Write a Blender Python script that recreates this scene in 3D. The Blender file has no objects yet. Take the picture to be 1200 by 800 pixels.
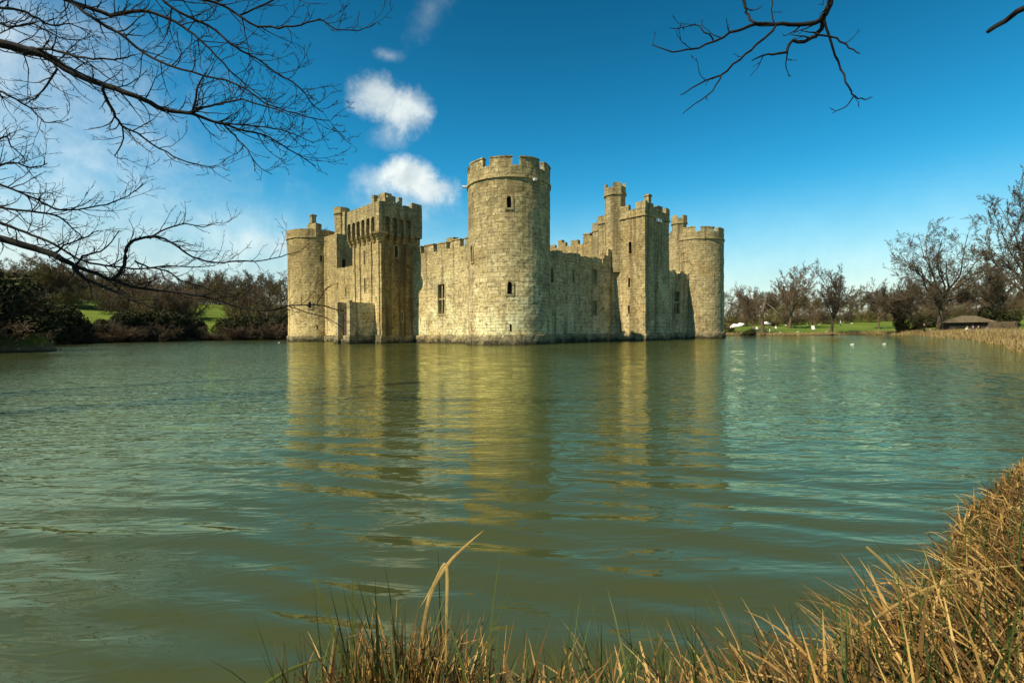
import bpy, bmesh, math, random
import numpy as np
from mathutils import Vector, Matrix, noise, Quaternion

S = bpy.context.scene
COL = S.collection
rad = math.radians
rng = random.Random(7)

# ------------------------------------------------------------------ camera
FPX = 566.0
pitch, roll, CAMH = rad(1.06), rad(0.45), 1.2
F_ = Vector((0, math.cos(pitch), -math.sin(pitch)))
U0 = Vector((0, math.sin(pitch), math.cos(pitch)))
R0 = Vector((1, 0, 0))
RT = math.cos(roll) * R0 - math.sin(roll) * U0
UP = math.sin(roll) * R0 + math.cos(roll) * U0
cam_d = bpy.data.cameras.new('camera')
cam = bpy.data.objects.new('camera', cam_d)
COL.objects.link(cam)
cam_d.sensor_width = 36.0
cam_d.lens = 36.0 * FPX / 1200.0
cam_d.clip_start, cam_d.clip_end = 0.05, 5000
cam.matrix_world = Matrix(((RT.x, UP.x, -F_.x, 0), (RT.y, UP.y, -F_.y, 0), (RT.z, UP.z, -F_.z, CAMH), (0, 0, 0, 1)))
S.camera = cam

def pdir(x, y):
    return F_ + RT * ((x - 600) / FPX) + UP * ((400 - y) / FPX)

# ------------------------------------------------------------------ sun and sky
SUN_AZ, SUN_EL = rad(216.4), rad(49)
SUNV = Vector((math.cos(SUN_AZ) * math.cos(SUN_EL), math.sin(SUN_AZ) * math.cos(SUN_EL), math.sin(SUN_EL)))
sun_d = bpy.data.lights.new('sun', 'SUN')
sun_d.energy, sun_d.angle, sun_d.color = 5.0, rad(0.5), (1.0, 0.87, 0.64)
sun = bpy.data.objects.new('sun', sun_d)
COL.objects.link(sun)
sun.rotation_euler = (-SUNV).to_track_quat('-Z', 'Y').to_euler()

S.view_settings.view_transform = 'Standard'
S.view_settings.look = 'None'
S.view_settings.exposure = 0.45
S.view_settings.gamma = 1.0
S.cycles.use_denoising = True
S.cycles.max_bounces = 6
S.cycles.sample_clamp_direct = 8.0
S.cycles.sample_clamp_indirect = 4.0
S.cycles.transparent_max_bounces = 8
S.cycles.caustics_reflective = False
S.cycles.caustics_refractive = False

world = bpy.data.worlds.new('World')
S.world = world
world.use_nodes = True
wt = world.node_tree
for n in list(wt.nodes):
    wt.nodes.remove(n)

class NT:
    """small helper round a node tree"""
    def __init__(s, t): s.t = t
    def n(s, typ, **kw):
        nd = s.t.nodes.new(typ)
        for k, v in kw.items():
            if k.startswith('i_'):
                key = k[2:]
                key = int(key) if key.isdigit() else key.replace('_', ' ')
                s.put(nd.inputs[key], v)
            else:
                setattr(nd, k, v)
        return nd
    def put(s, sock, v):
        if isinstance(v, bpy.types.NodeSocket): s.t.links.new(v, sock)
        elif isinstance(v, bpy.types.Node): s.t.links.new(v.outputs[0], sock)
        else: sock.default_value = v
    def m(s, op, a, b=0.0, c=None, clamp=False):
        nd = s.t.nodes.new('ShaderNodeMath'); nd.operation = op; nd.use_clamp = clamp
        s.put(nd.inputs[0], a); s.put(nd.inputs[1], b)
        if c is not None: s.put(nd.inputs[2], c)
        return nd.outputs[0]
    def vm(s, op, a, b=None):
        nd = s.t.nodes.new('ShaderNodeVectorMath'); nd.operation = op
        s.put(nd.inputs[0], a)
        if b is not None: s.put(nd.inputs[1], b)
        return nd.outputs['Value'] if op in ('DOT_PRODUCT', 'LENGTH') else nd.outputs[0]
    def ss(s, x, lo, hi):
        nd = s.t.nodes.new('ShaderNodeMapRange'); nd.interpolation_type = 'SMOOTHSTEP'
        s.put(nd.inputs['Value'], x); nd.inputs['From Min'].default_value = lo; nd.inputs['From Max'].default_value = hi
        return nd.outputs[0]
    def lin(s, x, lo, hi, a=0.0, b=1.0):
        nd = s.t.nodes.new('ShaderNodeMapRange')
        s.put(nd.inputs['Value'], x)
        for k, v in (('From Min', lo), ('From Max', hi), ('To Min', a), ('To Max', b)): nd.inputs[k].default_value = v
        return nd.outputs[0]
    def mix(s, f, a, b, mode='MIX'):
        nd = s.t.nodes.new('ShaderNodeMix'); nd.data_type = 'RGBA'; nd.blend_type = mode
        s.put(nd.inputs[0], f); s.put(nd.inputs[6], a if not isinstance(a, tuple) else (*a, 1)[:4]); s.put(nd.inputs[7], b if not isinstance(b, tuple) else (*b, 1)[:4])
        return nd.outputs[2]
    def noise(s, vec, scale, detail=3.0, rough=0.5, dist=0.0):
        nd = s.t.nodes.new('ShaderNodeTexNoise')
        if vec is not None: s.put(nd.inputs['Vector'], vec)
        nd.inputs['Scale'].default_value = scale; nd.inputs['Detail'].default_value = detail
        nd.inputs['Roughness'].default_value = rough; nd.inputs['Distortion'].default_value = dist
        return nd.outputs['Fac']
    def mapv(s, vec, scale=(1, 1, 1), rot=(0, 0, 0), loc=(0, 0, 0)):
        nd = s.t.nodes.new('ShaderNodeMapping')
        s.put(nd.inputs['Vector'], vec)
        nd.inputs['Scale'].default_value = scale; nd.inputs['Rotation'].default_value = rot; nd.inputs['Location'].default_value = loc
        return nd.outputs[0]

w = NT(wt)
sky = w.n('ShaderNodeTexSky', sky_type='NISHITA', sun_disc=False, sun_elevation=SUN_EL,
          sun_rotation=math.atan2(SUNV.x, SUNV.y), altitude=0.0, air_density=1.0, dust_density=0.6, ozone_density=2.5)
dirv = w.n('ShaderNodeTexCoord').outputs['Generated']
hs = w.n('ShaderNodeHueSaturation', i_Hue=0.479, i_Saturation=1.38, i_Value=1.0, i_Color=sky.outputs[0])
elev = w.n('ShaderNodeSeparateXYZ', i_Vector=dirv).outputs['Z']
tint = w.mix(w.ss(elev, 0.0, 0.36), (1.05, 1.0, 0.84), (0.36, 0.98, 1.06))
sky_col = w.mix(1.0, hs.outputs[0], tint, 'MULTIPLY')
sky_col = w.mix(1.0, sky_col, w.mix(w.ss(elev, 0.12, 0.75), (1.0, 1.0, 1.0), (0.44, 0.44, 0.44)), 'MULTIPLY')
haze_f = w.m('MULTIPLY', w.m('SUBTRACT', 1.0, w.ss(elev, -0.02, 0.28)), 0.60)
bg_sky = w.n('ShaderNodeBackground', i_Color=sky_col, i_Strength=0.12)
nz1 = w.noise(dirv, 11.0, 9.0, 0.62, 0.35)
nz2 = w.noise(dirv, 34.0, 8.0, 0.66)
def cloud(px, py, rx, ry, lo, hi, amp=0.9, fine=0.35, rot=0.0):
    """soft puff round one direction of the sky; rx, ry are angular half sizes in radians"""
    c = pdir(px, py).normalized()
    e1 = c.cross(Vector((0, 0, 1))).normalized(); e2 = e1.cross(c).normalized()
    e1, e2 = e1 * math.cos(rot) + e2 * math.sin(rot), e2 * math.cos(rot) - e1 * math.sin(rot)
    x = w.m('DIVIDE', w.vm('DOT_PRODUCT', dirv, tuple(e1)), rx)
    y = w.m('DIVIDE', w.vm('DOT_PRODUCT', dirv, tuple(e2)), ry)
    rr = w.m('SQRT', w.m('ADD', w.m('MULTIPLY', x, x), w.m('MULTIPLY', y, y)))
    rr = w.m('ADD', rr, w.m('MULTIPLY', w.m('LESS_THAN', w.vm('DOT_PRODUCT', dirv, tuple(c)), 0.0), 9.0))
    d = w.m('SUBTRACT', 1.0, rr)
    d = w.m('ADD', d, w.m('MULTIPLY', w.m('SUBTRACT', nz1, 0.5), amp * 2))
    d = w.m('ADD', d, w.m('MULTIPLY', w.m('SUBTRACT', nz2, 0.5), fine * 2))
    return w.ss(d, lo, hi), y
def opac(m, k): return w.m('MULTIPLY', m, k)
puffs = [(*cloud(440, 112, 0.062, 0.050, 0.0, 0.75, 0.50, 0.36), 0.84), (*cloud(474, 130, 0.062, 0.052, 0.0, 0.8, 0.50, 0.36), 0.82),
         (*cloud(456, 160, 0.045, 0.03, 0.0, 1.3, 0.8), 0.35),
         (*cloud(478, 206, 0.070, 0.042, 0.0, 0.65, 0.48, 0.34), 0.92), (*cloud(502, 222, 0.078, 0.036, 0.0, 0.8, 0.55, 0.34), 0.86), (*cloud(440, 212, 0.055, 0.036, 0.0, 1.1, 0.6), 0.5),
         (*cloud(470, 240, 0.14, 0.06, 0.0, 1.6, 0.5), 0.55),
         (*cloud(505, 12, 0.075, 0.035, 0.0, 1.6, 1.0, 0.3, rad(50)), 0.30), (*cloud(455, 65, 0.03, 0.014, 0.0, 1.3, 1.0), 0.35),
         (*cloud(-20, 60, 0.30, 0.15, 0.0, 1.4, 0.5, 0.10), 0.62), (*cloud(20, 160, 0.42, 0.16, 0.0, 1.7, 0.45, 0.1), 0.6), (*cloud(40, 290, 0.62, 0.20, 0.0, 1.5, 0.3, 0.08), 0.72),
         (*cloud(325, 287, 0.10, 0.03, 0.0, 1.3, 0.7), 0.5), (*cloud(430, 330, 0.7, 0.12, 0.0, 2.0, 0.3, 0.1), 0.45),
         (*cloud(930, 372, 0.8, 0.14, 0.0, 2.0, 0.2, 0.08), 0.45)]
inv = None
for msk, y, k in puffs:
    q = w.m('SUBTRACT', 1.0, opac(msk, k))
    inv = q if inv is None else w.m('MULTIPLY', inv, q)
inv = w.m('MULTIPLY', inv, w.m('SUBTRACT', 1.0, haze_f))
cf = w.m('SUBTRACT', 1.0, inv, clamp=True)
ccol = w.mix(w.ss(nz1, 0.3, 0.75), (0.50, 0.58, 0.60), (0.86, 0.90, 0.86))
ccol = w.mix(haze_f, ccol, (0.60, 0.66, 0.58))
bg_cl = w.n('ShaderNodeBackground', i_Color=ccol, i_Strength=0.92)
mxs = w.n('ShaderNodeMixShader', i_0=cf, i_1=bg_sky, i_2=bg_cl)
w.n('ShaderNodeOutputWorld', i_Surface=mxs)

# ------------------------------------------------------------------ materials
def new_mat(name):
    m = bpy.data.materials.new(name); m.use_nodes = True
    for n in list(m.node_tree.nodes): m.node_tree.nodes.remove(n)
    return m, NT(m.node_tree)

def finish(t, color, rough=0.85, normal=None, spec=0.3, **kw):
    b = t.n('ShaderNodeBsdfPrincipled')
    t.put(b.inputs['Base Color'], color if not isinstance(color, tuple) else (*color, 1)[:4])
    t.put(b.inputs['Roughness'], rough)
    b.inputs['Specular IOR Level'].default_value = spec
    if normal is not None: t.put(b.inputs['Normal'], normal)
    for k, v in kw.items(): t.put(b.inputs[k.replace('_', ' ')], v)
    t.n('ShaderNodeOutputMaterial', i_Surface=b.outputs[0])
    return b

def stone(name, light=(0.66, 0.54, 0.30), mid=(0.43, 0.335, 0.16), dark=(0.10, 0.075, 0.04), rubble=0.35, grime=0.0, bw=0.72, bh=0.33, damp=1.25, green=0.3, upper=0.5):
    m, t = new_mat(name)
    tc = t.n('ShaderNodeTexCoord')
    ob, uv = tc.outputs['Object'], tc.outputs['UV']
    wob = t.n('ShaderNodeTexNoise', i_Vector=ob, i_Scale=1.3, i_Detail=3.0)
    uvw = t.vm('ADD', uv, t.vm('MULTIPLY', t.vm('SUBTRACT', wob.outputs['Color'], (0.5, 0.5, 0.5)), (0.20, 0.16, 0.0)))
    br = t.n('ShaderNodeTexBrick', offset=0.5, offset_frequency=2, squash=0.75, squash_frequency=3, i_Vector=uvw, i_Scale=1.0, i_Brick_Width=bw, i_Row_Height=bh,
             i_Mortar_Size=0.028, i_Mortar_Smooth=0.35, i_Bias=0.0, i_Color1=(0, 0, 0, 1), i_Color2=(1, 1, 1, 1), i_Mortar=(0.5, 0.5, 0.5, 1))
    br2 = t.n('ShaderNodeTexBrick', offset=0.37, offset_frequency=2, squash=1.35, squash_frequency=2, i_Vector=t.vm('ADD', uvw, (3.3, 0.11, 0.0)), i_Scale=1.0, i_Brick_Width=bw * 1.5, i_Row_Height=bh * 1.45,
              i_Mortar_Size=0.03, i_Mortar_Smooth=0.4, i_Bias=0.0, i_Color1=(0, 0, 0, 1), i_Color2=(1, 1, 1, 1), i_Mortar=(0.5, 0.5, 0.5, 1))
    pm = t.ss(t.noise(t.mapv(ob, (1, 1, 1.6), loc=(2, 9, 5)), 0.30, 2.0, 0.5), 0.49, 0.53)
    blockv = t.mix(pm, br.outputs['Color'], br2.outputs['Color']); mort = t.mix(pm, br.outputs['Fac'], br2.outputs['Fac'])
    vo = t.n('ShaderNodeTexVoronoi', i_Vector=uvw, i_Scale=2.6)
    big = t.noise(ob, 0.22, 4.0, 0.6)
    med = t.noise(ob, 0.9, 6.0, 0.65)
    fin = t.noise(ob, 3.4, 6.0, 0.74)
    pit = t.noise(ob, 1.9, 5.0, 0.75, 0.6)
    streak = t.noise(t.mapv(ob, (1.1, 1.1, 0.06)), 1.0, 5.0, 0.6)
    v = t.m('ADD', t.m('MULTIPLY', blockv, 0.34), t.m('MULTIPLY', med, 0.95))
    v = t.m('ADD', v, t.m('MULTIPLY', t.m('SUBTRACT', vo.outputs['Color'], 0.5), rubble * 0.9))
    v = t.m('ADD', v, t.m('MULTIPLY', t.m('SUBTRACT', big, 0.5), 0.9))
    col = t.mix(t.ss(v, 0.25, 0.95), mid, light)
    z0_ = t.n('ShaderNodeSeparateXYZ', i_Vector=ob).outputs['Z']
    pale = t.m('MULTIPLY', t.ss(t.m('ADD', t.noise(ob, 0.16, 3.0, 0.6), t.lin(z0_, 0.0, 12.0, 0.14, -0.12)), 0.50, 0.64), 0.8)
    col = t.mix(pale, col, tuple(min(0.85, c * 1.22) for c in light))
    # ochre blotches
    col = t.mix(t.m('MULTIPLY', t.ss(big, 0.50, 0.68), 0.5), col, (0.44, 0.27, 0.07))
    # grey lichen high on the walls
    z = t.n('ShaderNodeSeparateXYZ', i_Vector=ob).outputs['Z']
    up = t.ss(t.m('ADD', z, t.m('MULTIPLY', t.m('SUBTRACT', big, 0.5), 16.0)), 3.5, 15.5)
    lich = t.m('MULTIPLY', up, t.ss(med, 0.30, 0.58))
    col = t.mix(t.m('MULTIPLY', lich, upper), col, (0.235, 0.18, 0.085))
    # dark pits and lichen spots
    col = t.mix(t.m('MULTIPLY', t.ss(pit, 0.53, 0.68), 0.80), col, dark)
    col = t.mix(t.m('MULTIPLY', t.ss(fin, 0.52, 0.63), 0.72), col, dark)
    # big weathered patches and re-laid courses
    pat = t.noise(t.mapv(ob, (1, 1, 0.7), loc=(11, 4, 2)), 0.33, 6.0, 0.68, 0.8)
    col = t.mix(t.m('MULTIPLY', t.ss(pat, 0.52, 0.64), 0.55), col, (0.20, 0.155, 0.08))
    # rain streaks
    st = t.ss(streak, 0.53 - grime * 0.12, 0.70 - grime * 0.08)
    col = t.mix(t.m('MULTIPLY', st, 0.55 + 0.3 * grime), col, (0.10, 0.078, 0.042))
    gs = t.ss(t.noise(t.mapv(ob, (0.8, 0.8, 0.05), loc=(3, 7, 1)), 1.0, 4.0, 0.6), 0.60, 0.75)
    col = t.mix(t.m('MULTIPLY', gs, green), col, (0.16, 0.17, 0.05))
    col = t.mix(t.m('MULTIPLY', mort, t.lin(pit, 0.38, 0.65, 0.05, 0.75)), col, (0.12, 0.085, 0.04))
    # damp footing above the water
    zz = t.m('ADD', z, t.m('MULTIPLY', t.m('SUBTRACT', med, 0.5), 1.9))
    dmp = t.m('SUBTRACT', 1.0, t.ss(zz, damp - 0.65, damp))
    wet = t.m('SUBTRACT', 1.0, t.ss(zz, 0.1, 0.55))
    col = t.mix(t.m('MULTIPLY', dmp, 0.62), col, (0.10, 0.085, 0.055))
    col = t.mix(t.m('MULTIPLY', wet, 0.85), col, (0.025, 0.024, 0.016))
    h = t.m('ADD', t.m('MULTIPLY', fin, 0.6), t.m('MULTIPLY', pit, -0.5))
    h = t.m('ADD', h, t.m('MULTIPLY', mort, -0.7))
    h = t.m('ADD', h, t.m('MULTIPLY', blockv, 0.35))
    bp = t.n('ShaderNodeBump', i_Strength=0.85, i_Distance=0.09, i_Height=h)
    finish(t, col, 0.92, bp.outputs[0], 0.12)
    return m

M = {}
M['stone'] = stone('pale_sandstone', light=(0.78, 0.65, 0.36), mid=(0.48, 0.37, 0.165), upper=0.88)
M['stone_warm'] = stone('ochre_sandstone', light=(0.64, 0.50, 0.24), mid=(0.43, 0.315, 0.13), rubble=0.5, upper=0.7)
M['stone_rough'] = stone('rough_sandstone', light=(0.60, 0.49, 0.26), mid=(0.38, 0.30, 0.145), rubble=0.6, grime=0.4, upper=0.5)
M['stone_dark'] = stone('weathered_sandstone', light=(0.68, 0.54, 0.28), mid=(0.45, 0.35, 0.17), dark=(0.07, 0.055, 0.03), rubble=0.6, grime=0.35, upper=0.4)  # weathered stone, tones lightened to lift the walls standing in shade
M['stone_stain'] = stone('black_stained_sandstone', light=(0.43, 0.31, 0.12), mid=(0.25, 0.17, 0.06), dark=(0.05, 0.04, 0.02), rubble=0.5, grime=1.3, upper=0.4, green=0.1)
M['trim'] = stone('dressed_stone', light=(0.52, 0.42, 0.22), mid=(0.42, 0.33, 0.15), rubble=0.1, bw=1.2, bh=0.5, upper=0.3)

def simple(name, col, rough=0.8, var=0.25, scale=8.0, spec=0.3, bump=0.0):
    m, t = new_mat(name)
    ob = t.n('ShaderNodeTexCoord').outputs['Object']
    nz = t.noise(ob, scale, 4.0, 0.6)
    c = t.mix(t.ss(nz, 0.3, 0.7), tuple(x * (1 - var) for x in col), tuple(min(1, x * (1 + var)) for x in col))
    nm = t.n('ShaderNodeBump', i_Strength=bump, i_Distance=0.03, i_Height=nz).outputs[0] if bump else None
    finish(t, c, rough, nm, spec)
    return m

M['void'] = simple('dark_interior', (0.018, 0.015, 0.011), 0.9, 0.2)
M['lamp'] = simple('white_housing', (0.75, 0.75, 0.72), 0.4, 0.05)
M['bark_near'] = simple('near_black_bark', (0.012, 0.0105, 0.009), 0.9, 0.45, 9.0, 0.25, 0.5)  # very dark even base colour for the near trunks and limbs
M['bark_grey'] = simple('grey_brown_bark', (0.115, 0.085, 0.052), 0.9, 0.35, 2.5, 0.15, 0.4)
M['twig_brown'] = simple('brown_twigs', (0.180, 0.125, 0.078), 0.9, 0.3, 0.7, 0.1)
M['twig_dark'] = simple('dark_twigs', (0.110, 0.084, 0.056), 0.9, 0.3, 0.7, 0.1)
M['twig_olive'] = simple('olive_twigs', (0.16, 0.135, 0.055), 0.9, 0.3, 0.7, 0.1)
M['wood_pale'] = simple('bleached_wood', (0.50, 0.43, 0.31), 0.85, 0.2, 3.0)
M['evergreen'] = simple('evergreen_leaves', (0.047, 0.048, 0.021), 0.9, 0.5, 1.1, 0.05)
M['ivy'] = simple('ivy_leaves', (0.035, 0.034, 0.016), 0.9, 0.4, 1.5, 0.05)
M['white'] = simple('white_canvas', (0.78, 0.77, 0.72), 0.8, 0.06, 4.0)
M['feather'] = simple('white_feathers', (0.74, 0.72, 0.66), 0.85, 0.08, 6.0)
M['beak'] = simple('orange_beak', (0.55, 0.22, 0.03), 0.5, 0.05)
M['shingle'] = simple('weathered_shingles', (0.115, 0.092, 0.06), 0.9, 0.3, 3.0, 0.1, 0.6)
M['planks'] = simple('dark_planks', (0.055, 0.042, 0.03), 0.9, 0.3, 3.0, 0.1, 0.4)
M['timber'] = simple('brown_timber', (0.16, 0.115, 0.075), 0.9, 0.3, 3.0, 0.1, 0.4)
M['skin'] = simple('skin', (0.55, 0.33, 0.22), 0.6, 0.05)
M['hair'] = simple('brown_hair', (0.05, 0.03, 0.018), 0.7, 0.2)
for nm, c in (('cloth_black', (0.015, 0.015, 0.018)), ('cloth_navy', (0.03, 0.045, 0.10)), ('cloth_white', (0.75, 0.75, 0.74)), ('cloth_pink', (0.70, 0.33, 0.28)), ('cloth_jeans', (0.06, 0.09, 0.16)), ('cloth_red', (0.32, 0.05, 0.04)), ('cloth_grey', (0.2, 0.2, 0.2))):
    M[nm] = simple(nm, c, 0.9, 0.12, 10)

# ------------------------------------------------------------------ object helpers
def tag(o, label=None, cat=None, group=None, kind=None):
    if label: o['label'] = label
    if cat: o['category'] = cat
    if group: o['group'] = group
    if kind: o['kind'] = kind
    return o

def empty(name, loc, label=None, cat=None, group=None, rz=0.0):
    o = bpy.data.objects.new(name, None); COL.objects.link(o)
    o.location = loc; o.rotation_euler = (0, 0, rz); o.empty_display_size = 0.5
    return tag(o, label, cat, group)

def link(name, me, mat, parent=None, loc=None, rz=0.0):
    o = bpy.data.objects.new(name, me); COL.objects.link(o)
    for x in (mat if isinstance(mat, (list, tuple)) else [mat]):
        me.materials.append(x)
    if parent: o.parent = parent
    if loc is not None: o.location = loc
    if rz: o.rotation_euler = (0, 0, rz)
    return o

def np_mesh(name, v, q, mats=None, smooth=False):
    """mesh from numpy vertices and quads / triangles"""
    me = bpy.data.meshes.new(name)
    v = np.asarray(v, dtype=np.float32); q = np.asarray(q, dtype=np.int32)
    k = q.shape[1]
    me.vertices.add(len(v)); me.vertices.foreach_set('co', v.ravel())
    me.loops.add(q.size); me.loops.foreach_set('vertex_index', q.ravel())
    me.polygons.add(len(q))
    me.polygons.foreach_set('loop_start', np.arange(0, q.size, k, dtype=np.int32))
    me.polygons.foreach_set('loop_total', np.full(len(q), k, dtype=np.int32))
    if smooth: me.polygons.foreach_set('use_smooth', np.ones(len(q), dtype=bool))
    me.update(calc_edges=True)
    return me

class MB:
    """collects faces with uv, then links ONE mesh"""
    def __init__(s): s.v, s.f, s.uv = [], [], []
    def face(s, pts, uvs=None):
        i = len(s.v); s.v.extend([Vector(p) for p in pts]); s.f.append(tuple(range(i, i + len(pts))))
        if uvs is None:
            n = (Vector(pts[1]) - Vector(pts[0])).cross(Vector(pts[2]) - Vector(pts[0]))
            if n.length > 0: n.normalize()
            if abs(n.z) > 0.7: uvs = [(p[0], p[1]) for p in pts]
            else:
                tt = Vector((-n.y, n.x, 0)); tt = tt.normalized() if tt.length else Vector((1, 0, 0))
                uvs = [(Vector(p).dot(tt), p[2]) for p in pts]
        s.uv.append(uvs)
    def quad(s, a, b, c, d, step=0.8):
        a, b, c, d = map(Vector, (a, b, c, d))
        n = max(1, int(math.ceil(max((b - a).length, (c - d).length) / step))); m = max(1, int(math.ceil(max((d - a).length, (c - b).length) / step)))
        def P(i, j):
            x, y = i / n, j / m
            return (a * (1 - x) + b * x) * (1 - y) + (d * (1 - x) + c * x) * y
        for i in range(n):
            for j in range(m): s.face((P(i, j), P(i + 1, j), P(i + 1, j + 1), P(i, j + 1)))
    def hexa(s, b, t, step=0.8):
        """closed prism between bottom ring b and top ring t"""
        n = len(b)
        for i in range(n): s.quad(b[i], b[(i + 1) % n], t[(i + 1) % n], t[i], step)
        s.face(list(reversed(b))); s.face(t)
    def box(s, fr, s0, s1, o0, o1, z0, z1, step=0.8, dz=0.0):
        r = ((s0, o0), (s1, o0), (s1, o1), (s0, o1))
        s.hexa([fr(x, o, z0) for x, o in r], [fr(x, o, z1 + rng.uniform(-dz, dz)) for x, o in r], step)
    def build(s, name, mat, parent=None, jit=0.05, weld=True, smooth=False):
        me = bpy.data.meshes.new(name)
        me.from_pydata([tuple(p) for p in s.v], [], s.f)
        ul = me.uv_layers.new(name='UVMap')
        flat = [c for u in s.uv for q in u for c in q]
        ul.data.foreach_set('uv', flat)
        bm = bmesh.new(); bm.from_mesh(me)
        if weld: bmesh.ops.remove_doubles(bm, verts=bm.verts, dist=0.002)
        bmesh.ops.recalc_face_normals(bm, faces=bm.faces)
        if jit:
            for p in bm.verts:
                q = p.co
                p.co = q + noise.noise_vector(q * 0.55) * jit + noise.noise_vector(q * 2.3 + Vector((5, 1, 2))) * jit * 0.6
        if smooth:
            for f in bm.faces: f.smooth = True
        bm.to_mesh(me); bm.free()
        return link(name, me, mat, parent)

def arch_pts(h, n=7):
    """outline of an opening's head from left springing to right springing"""
    a0, a1, z1 = h['a0'], h['a1'], h['z1']
    if not h.get('arch'): return [(a0, z1), (a1, z1)]
    zs = z1 - h['arch']; am = (a0 + a1) / 2; w2 = (a1 - a0) / 2
    return [(am - w2 * math.cos(math.pi * i / n), zs + (z1 - zs) * math.sin(math.pi * i / n) ** 0.8) for i in range(n + 1)]

def panel(mb, fn, a0, a1, z0, z1, holes=(), step=0.7, thick=None):
    ea = {a0, a1}; ez = {z0, z1}
    for h in holes:
        ea |= {h['a0'], h['a1']}; ez |= {h['z0'], h['z1']}
    def fill(e):
        e = sorted(e); out = []
        for p, q in zip(e, e[1:]):
            n = max(1, int(math.ceil((q - p) / step)))
            out += [p + (q - p) * i / n for i in range(n)]
        return out + [e[-1]]
    A, Z = fill(ea), fill(ez)
    for p, q in zip(A, A[1:]):
        for r, t in zip(Z, Z[1:]):
            ca, cz = (p + q) / 2, (r + t) / 2
            if any(h['a0'] < ca < h['a1'] and h['z0'] < cz < h['z1'] for h in holes): continue
            mb.face((fn(p, r, 0), fn(q, r, 0), fn(q, t, 0), fn(p, t, 0)), ((p, r), (q, r), (q, t), (p, t)))
    for h in holes:
        d = h.get('d', 0.4)
        ar = arch_pts(h)
        if h.get('arch'):
            for i in range(len(ar) - 1):
                cnr = (h['a0'], h['z1']) if i < (len(ar) - 1) / 2 else (h['a1'], h['z1'])
                tri = (cnr, ar[i], ar[i + 1])
                mb.face([fn(x, y, 0) for x, y in tri], tri)
            k = (len(ar) - 1) // 2
        path = [(h['a0'], h['z0'])] + ar + [(h['a1'], h['z0'])]
        loop = path if h.get('open') else path + [path[0]]
        for p, q in zip(loop, loop[1:]):
            mb.face((fn(*p, 0), fn(*q, 0), fn(*q, d), fn(*p, d)))

def window(fn, h, parent, name='window', ring=0.14, proud=0.05, mull=0, trans=False, mat=None):
    """surround of dressed stone, mullions and the dark room behind"""
    mb = MB(); d = h.get('d', 0.4)
    ar = arch_pts(h)
    path = [(h['a0'], h['z0'])] + ar + [(h['a1'], h['z0'])]
    am, zm = (h['a0'] + h['a1']) / 2, (h['z0'] + h['z1']) / 2
    wa, wz = (h['a1'] - h['a0']) / 2, (h['z1'] - h['z0']) / 2
    out = [(am + (x - am) * (wa + ring) / wa, zm + (y - zm) * (wz + ring) / wz) for x, y in path]
    n = len(path)
    if ring:
        for i in range(n):
            j = (i + 1) % n
            mb.face([fn(*path[i], -proud), fn(*path[j], -proud), fn(*out[j], -proud), fn(*out[i], -proud)])
            mb.face([fn(*out[i], -proud), fn(*out[j], -proud), fn(*out[j], 0.06), fn(*out[i], 0.06)])
            mb.face([fn(*path[i], -proud), fn(*path[j], -proud), fn(*path[j], 0.05), fn(*path[i], 0.05)])
    def bar(x0, x1, y0, y1):
        r = ((x0, y0), (x1, y0), (x1, y1), (x0, y1))
        mb.hexa([fn(*p, 0.08) for p in r], [fn(*p, 0.22) for p in r], 5)
    for k in range(mull):
        x = h['a0'] + (h['a1'] - h['a0']) * (k + 1) / (mull + 1); bar(x - 0.08, x + 0.08, h['z0'], h['z1'])
    if trans: bar(h['a0'], h['a1'], zm - 0.09, zm + 0.09)
    o = mb.build(name, mat or M['trim'], parent, jit=0.05)
    b = MB()
    b.face([fn(h['a0'] - 0.02, h['z0'] - 0.02, d - 0.03), fn(h['a1'] + 0.02, h['z0'] - 0.02, d - 0.03), fn(h['a1'] + 0.02, h['z1'] + 0.02, d - 0.03), fn(h['a0'] - 0.02, h['z1'] + 0.02, d - 0.03)])
    # the unlit room is the back of the same window mesh
    me = o.data; me.materials.append(M['void'])
    bm = bmesh.new(); bm.from_mesh(me)
    vs = [bm.verts.new(p) for p in b.v]
    f = bm.faces.new(vs); f.material_index = 1
    bm.to_mesh(me); bm.free()
    return o

def hole(a, w_, z0, z1, arch=0.0, d=0.45): return dict(a0=a - w_ / 2, a1=a + w_ / 2, z0=z0, z1=z1, arch=arch, d=d)

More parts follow.
